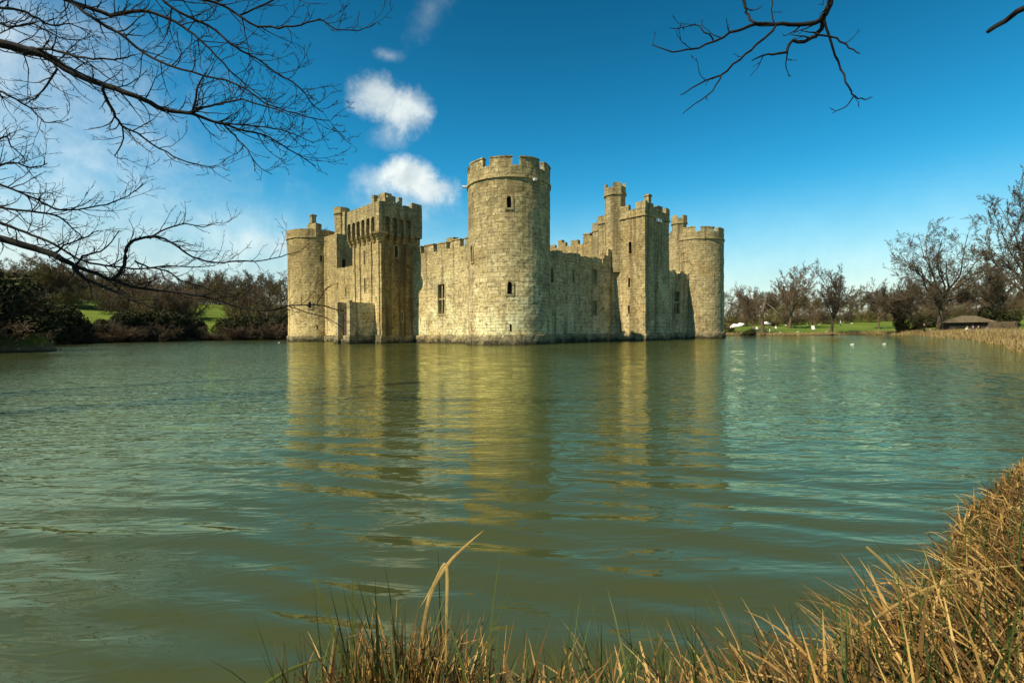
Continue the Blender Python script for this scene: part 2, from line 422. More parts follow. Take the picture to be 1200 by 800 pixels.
# ------------------------------------------------------------------ moat, land
WATER = [(-0.95, 1.15), (-0.35, 1.33), (0.3, 1.33), (0.8, 1.38), (1.3, 1.62), (1.95, 2.15), (2.8, 2.95), (4.2, 4.0), (8, 6.2), (16, 12.5), (22.5, 19.5), (25.6, 24),
         (36, 35), (49, 51), (64, 73), (78, 96), (84, 107), (80, 111), (70, 108), (66, 113), (58, 116), (50, 122), (35, 133), (0, 138), (-30, 128), (-46, 112), (-58, 104), (-66, 97), (-70, 84), (-68, 70),
         (-60, 58), (-52, 49), (-41, 42.5), (-36.8, 39.5), (-36.5, 37), (-42, 33), (-50, 26), (-48, 14), (-30, 3), (-12, 0.2), (-4, 0.2), (-1.7, 0.75)]
WP = np.array(WATER)
def sdist(x, y):
    """signed distance to the shoreline, positive on land"""
    x = np.asarray(x, float); y = np.asarray(y, float)
    best = np.full(x.shape, 1e9); ins = np.zeros(x.shape, bool)
    n = len(WP)
    for i in range(n):
        ax, ay = WP[i]; bx, by = WP[(i + 1) % n]
        dx, dy = bx - ax, by - ay
        tt = np.clip(((x - ax) * dx + (y - ay) * dy) / (dx * dx + dy * dy), 0, 1)
        best = np.minimum(best, np.hypot(x - ax - tt * dx, y - ay - tt * dy))
        c = ((ay > y) != (by > y)) & (x < (bx - ax) * (y - ay) / (by - ay + 1e-12) + ax)
        ins ^= c
    return np.where(ins, -best, best)
def sstep(x, a, b):
    q = np.clip((x - a) / (b - a), 0, 1); return q * q * (3 - 2 * q)
def height(x, y):
    x = np.asarray(x, float); y = np.asarray(y, float)
    sd = sdist(x, y); r = np.hypot(x, y)
    wig = 0.5 * np.sin(x * 0.9 + 1.3 * np.sin(y * 0.7)) + 0.5 * np.sin(y * 1.1 + x * 0.37)
    sdw = sd + wig * 0.35 * sstep(r, 12, 40)
    far = sstep(r, 14, 40)
    bank = np.where(sdw < 0, np.maximum(sdw * 0.6, -1.2), 0.0)
    bank = bank + (0.22 * sstep(sdw, -0.05, 0.35) + 0.10 * sstep(sdw, 0.3, 1.2)) * (1 - far) + far * (0.42 * sstep(sdw, -0.1, 0.7) + 0.35 * sstep(sdw, 0.8, 6))
    hill = 0.055 * np.maximum(0, sd - 6) * sstep(y, 60, 95)
    hill = np.minimum(hill, 4.5 + 0.03 * np.maximum(0, sd - 80))
    hill = np.minimum(hill, 15) * (1 + 0.25 * wig * 0)
    left = sstep(-x, 20, 60) * sstep(y, 70, 100)
    hill = hill + left * 0.095 * np.clip(sd - 4, 0, 75)
    prom = 1.5 * np.exp(-(((x + 42.5) / 6.0) ** 2 + ((y - 37.5) / 5) ** 2)) * sstep(sd, -0.1, 0.5)
    return bank + hill + prom + 0.05 * wig * sstep(sd, 1, 5) * far
def hz(x, y): return float(height(np.array([x]), np.array([y]))[0])

def polar(r0, r1, nr, na, a0=0.0, a1=2 * math.pi):
    r = np.geomspace(r0, r1, nr); a = np.linspace(a0, a1, na)
    rr, aa = np.meshgrid(r, a, indexing='ij')
    return rr * np.cos(aa), rr * np.sin(aa)
def grid_faces(nr, na):
    i = np.arange(nr - 1)[:, None] * na + np.arange(na - 1)[None, :]
    return np.stack([i, i + na, i + na + 1, i + 1], -1).reshape(-1, 4)

gx, gy = polar(0.25, 1500, 210, 420)
gh = height(gx, gy)
ground_me = np_mesh('ground', np.stack([gx, gy, gh], -1).reshape(-1, 3), grid_faces(*gx.shape), smooth=True)
mg, t = new_mat('meadow_and_mud')
geo = t.n('ShaderNodeNewGeometry').outputs['Position']
gz_ = t.n('ShaderNodeSeparateXYZ', i_Vector=geo).outputs['Z']
n1, n2 = t.noise(geo, 0.12, 5, 0.6), t.noise(geo, 1.5, 6, 0.7)
gcol = t.mix(t.ss(n1, 0.35, 0.65), (0.080, 0.130, 0.017), (0.135, 0.180, 0.025))
gcol = t.mix(t.m('MULTIPLY', t.ss(n2, 0.48, 0.68), 0.65), gcol, (0.070, 0.085, 0.020))
sand = t.mix(t.ss(n2, 0.35, 0.65), (0.11, 0.08, 0.04), (0.25, 0.185, 0.085))
gcol = t.mix(t.ss(t.m('ADD', gz_, t.m('MULTIPLY', t.m('SUBTRACT', n2, 0.5), 0.5)), 0.42, 0.72), sand, gcol)
gcol = t.mix(t.ss(gz_, 0.02, 0.2), (0.035, 0.03, 0.018), gcol)
finish(t, gcol, 0.95, t.n('ShaderNodeBump', i_Strength=0.6, i_Distance=0.1, i_Height=n2).outputs[0], 0.1)
tag(link('ground', ground_me, mg), 'green meadow and muddy banks round the moat', 'ground', kind='structure')

# water: one sheet with real waves
wx, wy = polar(0.3, 190, 330, 520, rad(-15), rad(195))
rr = np.hypot(wx, wy)
hw = np.zeros_like(wx)
wr = np.random.RandomState(3)
for lam, amp, cnt in ((2.4, 0.0006, 5), (1.1, 0.0009, 8), (0.55, 0.0016, 12), (0.30, 0.0012, 16)):
    for k in range(cnt):
        ang = rad(80) + wr.normal(0, 0.20); l = lam * wr.uniform(0.75, 1.3); ph = wr.uniform(0, 6.28)
        fade = np.clip(1.25 - rr * 0.016 / l, 0, 1)
        hw += amp * wr.uniform(0.6, 1.3) * fade * np.sin(2 * math.pi / l * (wx * math.cos(ang) + wy * math.sin(ang)) + ph + 0.8 * np.sin(wx * 0.35 + wy * 0.21 + ph))
water_me = np_mesh('moat_water', np.stack([wx, wy, hw], -1).reshape(-1, 3), grid_faces(*wx.shape), smooth=True)
mw, t = new_mat('murky_green_water')
geo = t.n('ShaderNodeNewGeometry').outputs['Position']
dist = t.vm('LENGTH', geo)
g1 = t.noise(t.mapv(geo, (0.30, 1.30, 1), rot=(0, 0, rad(-6))), 3.0, 2, 0.5, 0.3)
g2 = t.noise(t.mapv(geo, (0.40, 1.3, 1), rot=(0, 0, rad(9))), 10.0, 2, 0.5, 0.2)
g3 = t.noise(geo, 0.07, 3, 0.5)
g4 = t.noise(t.mapv(geo, (0.35, 1.2, 1), rot=(0, 0, rad(-14))), 6.5, 2, 0.5, 0.5)
hgt = t.m('ADD', t.m('MULTIPLY', g1, t.lin(dist, 2, 30, 0.22, 1.0)), t.m('MULTIPLY', g2, t.lin(dist, 2, 10, 0.05, 0.40)))
hgt = t.m('ADD', hgt, t.m('MULTIPLY', t.m('ABSOLUTE', t.m('SUBTRACT', g4, 0.5)), t.lin(dist, 2, 8, -0.25, -1.1)))
hgt = t.m('MULTIPLY', hgt, t.lin(g3, 0.3, 0.7, 0.5, 1.25))
bmp = t.n('ShaderNodeBump', i_Strength=1.0, i_Distance=0.030, i_Height=hgt)
wcol = t.mix(t.ss(g3, 0.3, 0.7), (0.045, 0.055, 0.021), (0.060, 0.070, 0.028))
dif = t.n('ShaderNodeBsdfDiffuse', i_Color=wcol, i_Normal=bmp.outputs[0])
glo = t.n('ShaderNodeBsdfGlossy', i_Color=(0.99, 1.0, 0.63, 1), i_Roughness=0.03, i_Normal=bmp.outputs[0])
fre = t.n('ShaderNodeFresnel', i_IOR=1.55, i_Normal=bmp.outputs[0])
t.n('ShaderNodeOutputMaterial', i_Surface=t.n('ShaderNodeMixShader', i_0=fre.outputs[0], i_1=dif.outputs[0], i_2=glo.outputs[0]).outputs[0])
tag(link('moat_water', water_me, mw), 'rippled murky green moat water', 'water', kind='structure')

# ------------------------------------------------------------------ the castle
C0 = Vector((-0.2, 51.0, 0.0))
aU, aV = rad(137.1), rad(44.2)
UU = Vector((math.cos(aU), math.sin(aU), 0)); VV = Vector((math.cos(aV), math.sin(aV), 0))
NU = Vector((-UU.y, UU.x, 0)); NV = Vector((VV.y, -VV.x, 0))
castle = empty('castle', C0, 'ruined sandstone castle with round corner towers standing in the moat', 'castle')
fL = lambda s, o, z: UU * s + NU * o + Vector((0, 0, z))       # wall that runs to the left
fR = lambda s, o, z: VV * s + NV * o + Vector((0, 0, z))       # wall that runs to the right
fI = lambda u, v, z: UU * u + VV * v + Vector((0, 0, z))       # courtyard frame
OFF = 0.3

def round_tower(c, R, zstr, zsill, ztop, mer, phase, wins, mat, label, solid=False, seg=64):
    """wins: (angle in degrees from the side facing the camera, width, z0, z1, arch)"""
    c = Vector(c); back = Vector((0, 51, 0)) + Vector((c.x, c.y, 0)); ref = math.atan2(-(C0.y + c.y), -(C0.x + c.x))
    def fn_r(R_):
        def fn(a, z, d):
            an = ref + a / R
            bat = max(0.0, 0.10 * (1 - z / 8))
            return c + Vector((math.cos(an), math.sin(an), 0)) * (R_ + bat - d) + Vector((0, 0, z))
        return fn
    fn = fn_r(R)
    A = math.pi * R
    hs = [dict(hole(rad(w_[0]) * R, w_[1], w_[2], w_[3], w_[4]), d=0.45) for w_ in wins]
    mb = MB(); panel(mb, fn, -A, A, 0.85, zstr + 0.1, hs, 0.55)
    body = mb.build('round_tower', mat, castle, jit=0.06)
    body['label'] = label
    for h in hs: window(fn, h, body, ring=0.20 if h['a1'] - h['a0'] > 0.25 else 0.0, proud=0.09)
    def ring(name, r0, r1, z0, z1, m, jit=0.05):
        b = MB(); n = seg
        for i in range(n):
            a, e = 2 * math.pi * i / n, 2 * math.pi * (i + 1) / n
            P = lambda an, r, z: c + Vector((math.cos(an), math.sin(an), 0)) * r + Vector((0, 0, z))
            for p, q in (((r1, z0), (r1, z1)), ((r1, z1), (r0, z1)), ((r0, z1), (r0, z0)), ((r0, z0), (r1, z0))):
                k = max(1, int(abs(q[1] - p[1]) / 0.6))
                for j in range(k):
                    zz0, zz1 = p[1] + (q[1] - p[1]) * j / k, p[1] + (q[1] - p[1]) * (j + 1) / k
                    rr0, rr1 = p[0] + (q[0] - p[0]) * j / k, p[0] + (q[0] - p[0]) * (j + 1) / k
                    b.face((P(a, rr0, zz0), P(e, rr0, zz0), P(e, rr1, zz1), P(a, rr1, zz1)), ((a * R, zz0), (e * R, zz0), (e * R, zz1), (a * R, zz1)))
        return b.build(name, m, body, jit)
    ring('plinth', R - 0.3, R + 0.30, -0.8, 0.95, M['stone_rough'], 0.15)
    ring('string_course', R - 0.2, R + 0.13, zstr, zstr + 0.26, M['trim'], 0.04)
    # parapet with merlons as one battlement
    b = MB(); Ro, Ri = R + 0.03, R - 0.42
    P = lambda an, r, z: c + Vector((math.cos(an), math.sin(an), 0)) * r + Vector((0, 0, z))
    def arc(a, e, z0, z1, ro=Ro, ri=Ri):
        n = max(1, int((e - a) * R / 0.5))
        for i in range(n):
            p, q = a + (e - a) * i / n, a + (e - a) * (i + 1) / n
            for (r0_, y0), (r1_, y1) in (((ro, z0), (ro, z1)), ((ro, z1), (ri, z1)), ((ri, z1), (ri, z0))):
                b.face((P(p, r0_, y0), P(q, r0_, y0), P(q, r1_, y1), P(p, r1_, y1)), ((p * R, y0), (q * R, y0), (q * R, y1), (p * R, y1)))
        for an in (a, e): b.face((P(an, ro, z0), P(an, ri, z0), P(an, ri, z1), P(an, ro, z1)))
    arc(0, 2 * math.pi, zstr + 0.24, zsill)
    if mer:
        per = 2 * math.pi / mer; gap = 0.82 / R
        for k in range(mer):
            a = ref + phase + k * per + gap / 2; e = a + per - gap
            zt = ztop + rng.uniform(-0.10, 0.06)
            arc(a, e, zsill, zt - 0.14); arc(a - 0.008, e + 0.008, zt - 0.14, zt, Ro + 0.05, Ri - 0.05)
    b.build('battlement', mat, body, 0.07)
    d = MB(); d.face([P(2 * math.pi * i / 24, R - 0.1, zstr + 0.3) for i in range(24)])
    d.build('roof', M['stone_dark'], body, 0)
    return body

lan = lambda ang, z0, z1, w_=0.44: (ang, w_, z0, z1, 0.32)
slit = lambda ang, z0, z1: (ang, 0.2, z0, z1, 0)
near_t = round_tower((0, 0, 0), 4.30, 16.15, 17.35, 18.3, 9, rad(9.6), [lan(0, 13.2, 14.3), lan(0, 4.9, 6.1), slit(1, 1.3, 1.95), lan(-61, 8.4, 10.0), slit(-61, 1.35, 2.0), lan(64, 4.9, 6.1), slit(62, 1.3, 1.95)],
            M['stone'], 'nearest and largest looking round corner tower')
CL = Vector((-33.2, 82, 0)) - C0; CR = Vector((31.3, 82, 0)) - C0
left_t = round_tower(CL, 4.30, 16.7, 18.1, 18.3, 0, 0, [lan(-12, 5.4, 6.4), lan(12, 13.0, 14.0, 0.3), slit(2, 1.9, 2.6)], M['stone_warm'], 'round tower at the left corner with a flat worn top')
right_t = round_tower(CR, 4.30, 16.0, 17.2, 18.0, 9, rad(4), [lan(-24, 12.7, 14.1), slit(40, 9.0, 10.2)], M['stone_rough'], 'round tower at the far right corner')
round_tower(fI(45.2, 44.3, 0), 4.3, 16.1, 17.3, 18.2, 9, 0.1, [], M['stone_rough'], 'round tower at the rear corner')

# lamps fixed on the string course of the near tower
for ang, up_ in ((-82, 0.25), (33, -0.05)):
    an = math.atan2(-C0.y, -C0.x) + rad(ang); e = Vector((math.cos(an), math.sin(an), 0)); sd_ = Vector((-e.y, e.x, 0))
    mb = MB(); p = e * 4.45 + Vector((0, 0, 16.05 + up_))
    ring_ = [sd_ * (0.16 * math.cos(k * math.pi / 4)) + Vector((0, 0, 0.16 * math.sin(k * math.pi / 4))) for k in range(8)]
    mb.hexa([p + q * 0.7 for q in ring_], [p + e * 0.4 + q for q in ring_], 2)
    mb.hexa([p - e * 0.4 + q * 0.25 for q in ring_], [p + q * 0.25 for q in ring_], 2)
    mb.build('floodlight', M['lamp'], near_t, 0)

def wall(name, fr, s0, s1, ztop, holes, mat, thick=1.8, merl=(), mtop=0, ztop2=None, ragged=0.0, plinth=True, label=None, wopts=None):
    fn = lambda a, z, d: fr(a, OFF - d, z)
    mb = MB(); panel(mb, fn, s0, s1, 0.8, ztop, holes, 0.7)
    mb.quad(fr(s0, OFF, ztop), fr(s1, OFF, ztop), fr(s1, OFF - thick, ztop), fr(s0, OFF - thick, ztop))
    mb.quad(fr(s0, OFF - thick, -0.5), fr(s1, OFF - thick, -0.5), fr(s1, OFF - thick, ztop), fr(s0, OFF - thick, ztop), 2.0)
    mb.quad(fr(s0, OFF, 0.8), fr(s0, OFF - thick, 0.8), fr(s0, OFF - thick, ztop), fr(s0, OFF, ztop), 2.0)
    mb.quad(fr(s1, OFF, 0.8), fr(s1, OFF - thick, 0.8), fr(s1, OFF - thick, ztop), fr(s1, OFF, ztop), 2.0)
    o = mb.build(name, mat, castle, 0.06)
    if label: o['label'] = label
    for i, h in enumerate(holes):
        kw = (wopts or {}).get(i, {}); window(fn, h, o, **kw)
    if plinth:
        b = MB(); b.box(fr, s0, s1, OFF - 0.4, OFF + 0.30, -0.8, 0.95, 0.4); b.build('plinth', M['stone_rough'], o, 0.17)
    if merl:
        b = MB()
        for m0, m1 in merl:
            zt = mtop + rng.uniform(-0.12, 0.08)
            b.box(fr, m0, m1, OFF - 0.55, OFF + 0.02, ztop - 0.05, zt - 0.12, 0.5)
            b.box(fr, m0 - 0.04, m1 + 0.04, OFF - 0.6, OFF + 0.09, zt - 0.12, zt, 0.5)
        b.build('battlement', mat, o, 0.05)
    if ragged:
        b = MB(); s = s0
        while s < s1 - 0.05:
            e = min(s1, s + rng.uniform(0.5, 1.3)); b.box(fr, s, e - 0.01, OFF - 1.0, OFF + 0.05 + rng.uniform(-0.05, 0.10), ztop - 0.75, ztop + rng.uniform(0.0, ragged), 0.5); s = e
        b.build('broken_parapet', M['stone_dark'], o, 0.10)
    return o

wA = wall('curtain_wall', fL, 3.6, 16.6, 11.15, [dict(a0=10.35, a1=11.6, z0=3.55, z1=7.05, arch=0, d=0.5)], M['stone'],
          merl=[(4.9, 6.7), (7.5, 9.2), (9.95, 11.6), (12.4, 14.2), (14.95, 16.5)], mtop=12.1, label='sunlit curtain wall with five merlons and a tall mullioned window', wopts={0: dict(mull=1, trans=True, ring=0.22)})
wB = wall('curtain_wall', fL, 23.0, 41.0, 11.4, [hole(34.0, 0.3, 6.9, 8.3), hole(36.6, 0.3, 8.2, 9.2)], M['stone_warm'], label='curtain wall left of the machicolated tower')
wC = wall('curtain_wall', fR, 3.6, 19.0, 10.35, [hole(6.4, 0.32, 6.9, 8.5, 0.2), hole(10.35, 0.36, 7.1, 8.6, 0.2), dict(a0=14.1, a1=15.0, z0=7.2, z1=9.0, arch=0, d=0.45), dict(a0=14.1, a1=15.0, z0=3.25, z1=5.1, arch=0, d=0.45)],
          M['stone_dark'], ragged=0.35, label='shaded curtain wall with a broken dark top', wopts={2: dict(mull=1, ring=0.18), 3: dict(mull=1, ring=0.18)})
wD = wall('curtain_wall', fR, 25.0, 41.2, 10.2, [dict(a0=35.4, a1=37.0, z0=4.0, z1=7.4, arch=0, d=0.35)], M['stone_dark'], ragged=0.5, label='short shaded curtain wall by the far right tower', wopts={0: dict(mull=1, trans=True, ring=0.15, mat=M['stone_dark'])})
# courtyard side: the other two walls, seen only over the top
fN = lambda s, o, z: fI(s, 44.3 + o, z); fW = lambda s, o, z: fI(45.2 + o, s, z)
wall('curtain_wall', fN, 3.0, 42.0, 11.2, [], M['stone_rough'], label='rear curtain wall')
wall('curtain_wall', fW, 3.0, 42.0, 11.2, [], M['stone_rough'], label='rear left curtain wall')

# ruined stub where the right wall meets the square tower
b = MB()
for s0, s1, zt in ((16.6, 17.5, 11.0), (17.5, 18.3, 11.9), (18.3, 19.0, 12.6)): b.box(fR, s0, s1 - 0.01, -0.9, OFF + 0.03, 10.0, zt, 0.4, 0.1)
b.build('broken_masonry', M['stone_dark'], wC, 0.12)
b = MB(); b.box(fL, 12.6, 14.0, -4.0, -3.0, 11.0, 13.4, 0.6); b.build('broken_masonry', M['stone_rough'], wA, 0.08)

# ---- gate tower with machicolations
gs0, gs1, go0, go1 = 16.5, 23.1, OFF - 1.0, 5.1
def prism(name, fr, s0, s1, o0, o1, z0, z1, mat, parent, label=None, holes_front=(), holes_lo=(), holes_hi=(), matside=None, top=True, w_ring=0.14):
    """four-sided tower: front at o1, low side at s0, high side at s1; holes are given along s (front) or o (sides)"""
    ff = lambda a, z, d: fr(a, o1 - d, z); fl = lambda a, z, d: fr(s0 + d, a, z); fh = lambda a, z, d: fr(s1 - d, a, z)
    mb = MB()
    panel(mb, ff, s0, s1, z0, z1, holes_front); panel(mb, fl, o0, o1, z0, z1, holes_lo); panel(mb, fh, o0, o1, z0, z1, holes_hi)
    mb.quad(fr(s0, o0, z0), fr(s1, o0, z0), fr(s1, o0, z1), fr(s0, o0, z1), 1.5)
    if top: mb.quad(fr(s0, o0, z1), fr(s1, o0, z1), fr(s1, o1, z1), fr(s0, o1, z1), 1.5)
    o = mb.build(name, mat, parent, 0.05)
    if label: o['label'] = label
    for fn, hl in ((ff, holes_front), (fl, holes_lo), (fh, holes_hi)):
        for h in hl: window(fn, h, o, ring=w_ring if h['a1'] - h['a0'] > 0.24 else 0.08)
    return o
gt = prism('gate_tower', fL, gs0, gs1, go0, go1, 0.8, 16.3, M['stone_warm'], castle, 'square tower crowned by machicolations',
           holes_front=[hole(20.2, 0.34, 9.9, 11.7, 0.2), hole(20.2, 0.34, 6.4, 8.2, 0.2)], holes_lo=[hole(2.9, 0.5, 10.6, 12.1, 0.3), hole(2.2, 0.22, 2.7, 3.9)])
# side face carries the black rain stain: a skin of stained blocks is the wall's own facing there
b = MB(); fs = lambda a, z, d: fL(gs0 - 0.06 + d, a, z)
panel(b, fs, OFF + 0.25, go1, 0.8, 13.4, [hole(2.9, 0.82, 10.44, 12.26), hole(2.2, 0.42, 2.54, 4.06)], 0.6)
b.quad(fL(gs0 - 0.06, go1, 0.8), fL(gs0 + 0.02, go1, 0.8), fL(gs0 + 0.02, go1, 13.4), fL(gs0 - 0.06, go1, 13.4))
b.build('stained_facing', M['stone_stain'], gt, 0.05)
b = MB(); b.box(fL, gs0 - 0.3, gs1 + 0.3, 0, go1 + 0.3, -0.8, 0.95, 0.4); b.build('plinth', M['stone_rough'], gt, 0.15)
# pilaster strips on the front
for s in (17.0, 18.7, 21.4, 22.7):
    b = MB(); b.box(fL, s - 0.22, s + 0.22, go1 - 0.1, go1 + 0.16, 0.9, 12.6, 0.7); b.build('pilaster', M['trim'] if s == 17.0 else M['stone_warm'], gt, 0.05)
# gallery on corbels
ov = 0.5; zc, zg0, zg1 = 12.3, 13.35, 16.9
b = MB()
nfr, nsd = 6, 4
def gallery(fn, a0, a1, n, arc_):
    p = (a1 - a0) / n
    hs = [dict(a0=a0 + p * (k + 0.22), a1=a0 + p * (k + 0.90), z0=zg0 - 0.001, z1=15.35, arch=arc_, d=0.34, open=True) for k in range(n)]
    panel(b, fn, a0 - p * 0.1, a1, zg0, zg1, hs, 0.6)
    fb = lambda a, z, d: fn(a, z, 0.34 - d)
    panel(b, fb, a0 - p * 0.1, a1, zg0, zg1, hs, 0.6)
    return hs, p
ff = lambda a, z, d: fL(a, go1 + ov - d, z); fl_ = lambda a, z, d: fL(gs0 - ov + d, a, z); fh_ = lambda a, z, d: fL(gs1 + ov - d, a, z)
H1, p1 = gallery(ff, gs0 - ov + 0.75, gs1 + ov, nfr, 0.3)
b.quad(fL(gs0 - ov, go1 + ov, zg0), fL(gs0 - ov + 0.7, go1 + ov, zg0), fL(gs0 - ov + 0.7, go1 + ov, zg1), fL(gs0 - ov, go1 + ov, zg1))
H2, p2 = gallery(fl_, OFF + 0.5, go1 + ov - 0.75, nsd, 0.3)
b.quad(fL(gs0 - ov, go1 + ov, zg0), fL(gs0 - ov, go1 + ov - 0.75, zg0), fL(gs0 - ov, go1 + ov - 0.75, zg1), fL(gs0 - ov, go1 + ov, zg1))
b.quad(fL(gs0 - ov, go0, zg0), fL(gs0 - ov, OFF + 0.45, zg0), fL(gs0 - ov, OFF + 0.45, zg1), fL(gs0 - ov, go0, zg1))
b.quad(fL(gs1 + ov, go0, zg0), fL(gs1 + ov, go1 + ov, zg0), fL(gs1 + ov, go1 + ov, zg1), fL(gs1 + ov, go0, zg1))
b.quad(fL(gs0 - ov, go0, zg0), fL(gs1 + ov, go0, zg0), fL(gs1 + ov, go0, zg1), fL(gs0 - ov, go0, zg1))
# parapet thickness and wall-walk
for (x0, x1, y0, y1) in ((gs0 - ov + .02, gs1 + ov - .02, go1 + ov - 0.5, go1 + ov - .02), (gs0 - ov + .02, gs0 - ov + 0.5, go0 + .02, go1 + ov - 0.5), (gs1 + ov - 0.5, gs1 + ov - .02, go0 + .02, go1 + ov - 0.5), (gs0 - ov + 0.5, gs1 + ov - 0.5, go0 + .02, go0 + 0.5)):
    b.box(fL, x0, x1, y0, y1, 15.55, zg1 + 0.05, 0.6, 0.12)
b.quad(fL(gs0 - ov + .1, go0 + .1, 15.6), fL(gs1 + ov - .1, go0 + .1, 15.6), fL(gs1 + ov - .1, go1 + ov - .1, 15.6), fL(gs0 - ov + .1, go1 + ov - .1, 15.6), 2)
mach = b.build('machicolation', M['stone_rough'], gt, 0.05)
def corbel(P, wd):
    """three rounded steps"""
    c = MB()
    for k in range(3):
        c.hexa([P(-wd, -0.1, zc + k * 0.35), P(wd, -0.1, zc + k * 0.35), P(wd, 0.14 + k * 0.17, zc + k * 0.35 + 0.10), P(-wd, 0.14 + k * 0.17, zc + k * 0.35 + 0.10)],
               [P(-wd, -0.1, zc + k * 0.35 + 0.345), P(wd, -0.1, zc + k * 0.35 + 0.345), P(wd, 0.24 + k * 0.19, zc + k * 0.35 + 0.345), P(-wd, 0.24 + k * 0.19, zc + k * 0.35 + 0.345)], 1)
    c.build('corbel', M['stone_warm'], gt, 0.02)
for k in range(nfr + 1):
    a = gs0 - ov + 0.75 + p1 * (k + 0.02)
    corbel(lambda x, y, z, a=a: fL(min(a, gs1 + 0.3) + x, go1 + y, z), 0.27)
for k in range(nsd + 1):
    a = OFF + 0.5 + p2 * (k + 0.02)
    corbel(lambda x, y, z, a=a: fL(gs0 - y, a + x, z), 0.24)
dg = (NU - UU).normalized()
c = MB()
for k in range(4):
    r_ = 0.30 + 0.21 * k; ct = fL(gs0 - 0.03, go1 + 0.03, 0)
    c.hexa([ct + Vector((r_ * 0.92 * math.cos(i * math.pi / 6), r_ * 0.92 * math.sin(i * math.pi / 6), zc + 0.02 + k * 0.28)) for i in range(12)], [ct + Vector((r_ * math.cos(i * math.pi / 6), r_ * math.sin(i * math.pi / 6), zc + 0.27 + k * 0.28)) for i in range(12)], 1)
c.build('corbel', M['trim'], gt, 0.02)
# raised pieces on the roof
b = MB()
b.box(fL, 16.2, 16.55, 3.1, 4.2, 15.5, 18.0, 0.5); b.box(fL, 16.2, 18.3, 4.2, 4.6, 15.5, 17.7, 0.5); b.box(fL, 16.9, 18.3, 3.2, 4.2, 15.5, 18.45, 0.5); b.box(fL, 18.0, 18.5, 4.4, 5.0, 15.5, 18.2, 0.4); b.box(fL, 16.1, 16.5, 2.2, 2.7, 15.5, 18.0, 0.4)
b.build('roof_turret', M['stone_rough'], gt, 0.08)
b = MB(); b.box(fL, gs0 - ov, gs0 - ov + 0.5, go0, go0 + 1.5, zg1, zg1 + 0.75, 0.5); b.build('battlement', M['stone_rough'], gt, 0.08)
b = MB(); b.box(fL, gs0 - ov, gs0 - ov + 0.5, 3.0, 3.5, zg1, zg1 + 0.3, 0.5); b.build('battlement', M['stone_rough'], gt, 0.08)
b = MB(); b.box(fL, gs0 - ov, gs0 - ov + 0.5, 1.2, 2.0, zg1, zg1 + 0.2, 0.5)
b.build('battlement', M['stone_rough'], gt, 0.08)

# ---- ruined porch in front of the gate tower: two walls and a near-black slab for the dark opening
po0, po1 = go1, 8.35
b = MB()
b.box(fL, 18.05, 18.7, po0 - 0.1, po1, 0.7, 5.1, 0.6, 0.2)
b.box(fL, 20.9, 21.5, po0 - 0.1, po1, 0.7, 5.0, 0.6, 0.2)
b.box(fL, 18.7, 20.9, po0 - 0.1, po1 - 0.4, 0.4, 0.95, 0.6)
porch = b.build('porch', M['stone_dark'], castle, 0.07); porch['label'] = 'low roofless porch with a tall dark doorway'
b = MB(); b.box(fL, 17.8, 18.95, po0, po1 + 0.25, -0.8, 0.9, 0.6); b.box(fL, 20.65, 21.75, po0, po1 + 0.25, -0.8, 0.9, 0.6); b.box(fL, 18.95, 20.65, po0, po1 - 0.1, -0.8, 0.5, 0.6)
b.build('plinth', M['stone_rough'], porch, 0.08)
b = MB(); b.box(fL, 18.75, 20.85, po0 + 0.02, po0 + 0.12, 0.97, 4.7, 1); b.build('dark_doorway', M['void'], porch, 0)  # flat slab, the opening's shade put into its near-black colour
b = MB(); b.box(fL, 18.02, 18.72, po1 - 0.3, po1 + 0.1, 0.9, 5.15, 0.5, 0.1); b.box(fL, 20.88, 21.52, po1 - 0.3, po1 + 0.1, 0.9, 5.05, 0.5, 0.1); b.build('jamb', M['trim'], porch, 0.04)
b = MB(); b.box(fL, 19.9, 20.88, po1 - 1.0, po1 - 0.6, 0.9, 3.6, 0.5, 0.3); b.build('brick_infill', simple('dark_brown_brick', (0.065, 0.04, 0.026), 0.9, 0.4, 4), porch, 0.06)

# ---- stair turrets
def turret(cx, z0, zband, ztop, R, mat, parent, merl=4, label=None, n=8, rot=0.2):
    P = lambda k, r, z: cx + Vector((r * math.cos(rot + 2 * math.pi * k / n), r * math.sin(rot + 2 * math.pi * k / n), z))
    mb = MB()
    mb.hexa([P(k, R, z0) for k in range(n)], [P(k, R, zband) for k in range(n)], 0.7)
    o = mb.build('stair_turret', mat, parent, 0.05)
    if label: o['label'] = label
    b = MB(); b.hexa([P(k, R + 0.16, zband) for k in range(n)], [P(k, R + 0.2, zband + 0.25) for k in range(n)], 1); b.build('string_course', M['trim'], o, 0.03)
    b = MB(); zs = zband + 0.25 + (ztop - zband - 0.25) * 0.62
    for k in range(n):
        zt = ztop if k % 2 == 0 or merl == 0 else zs
        zt += rng.uniform(-0.12, 0.05)
        b.hexa([P(k, R + 0.08, zband + 0.24), P(k + 1, R + 0.08, zband + 0.24), P(k + 1, R - 0.32, zband + 0.24), P(k, R - 0.32, zband + 0.24)],
               [P(k, R + 0.08, zt), P(k + 1, R + 0.08, zt), P(k + 1, R - 0.32, zt), P(k, R - 0.32, zt)], 0.6)
    b.build('battlement', mat, o, 0.05)
    return o
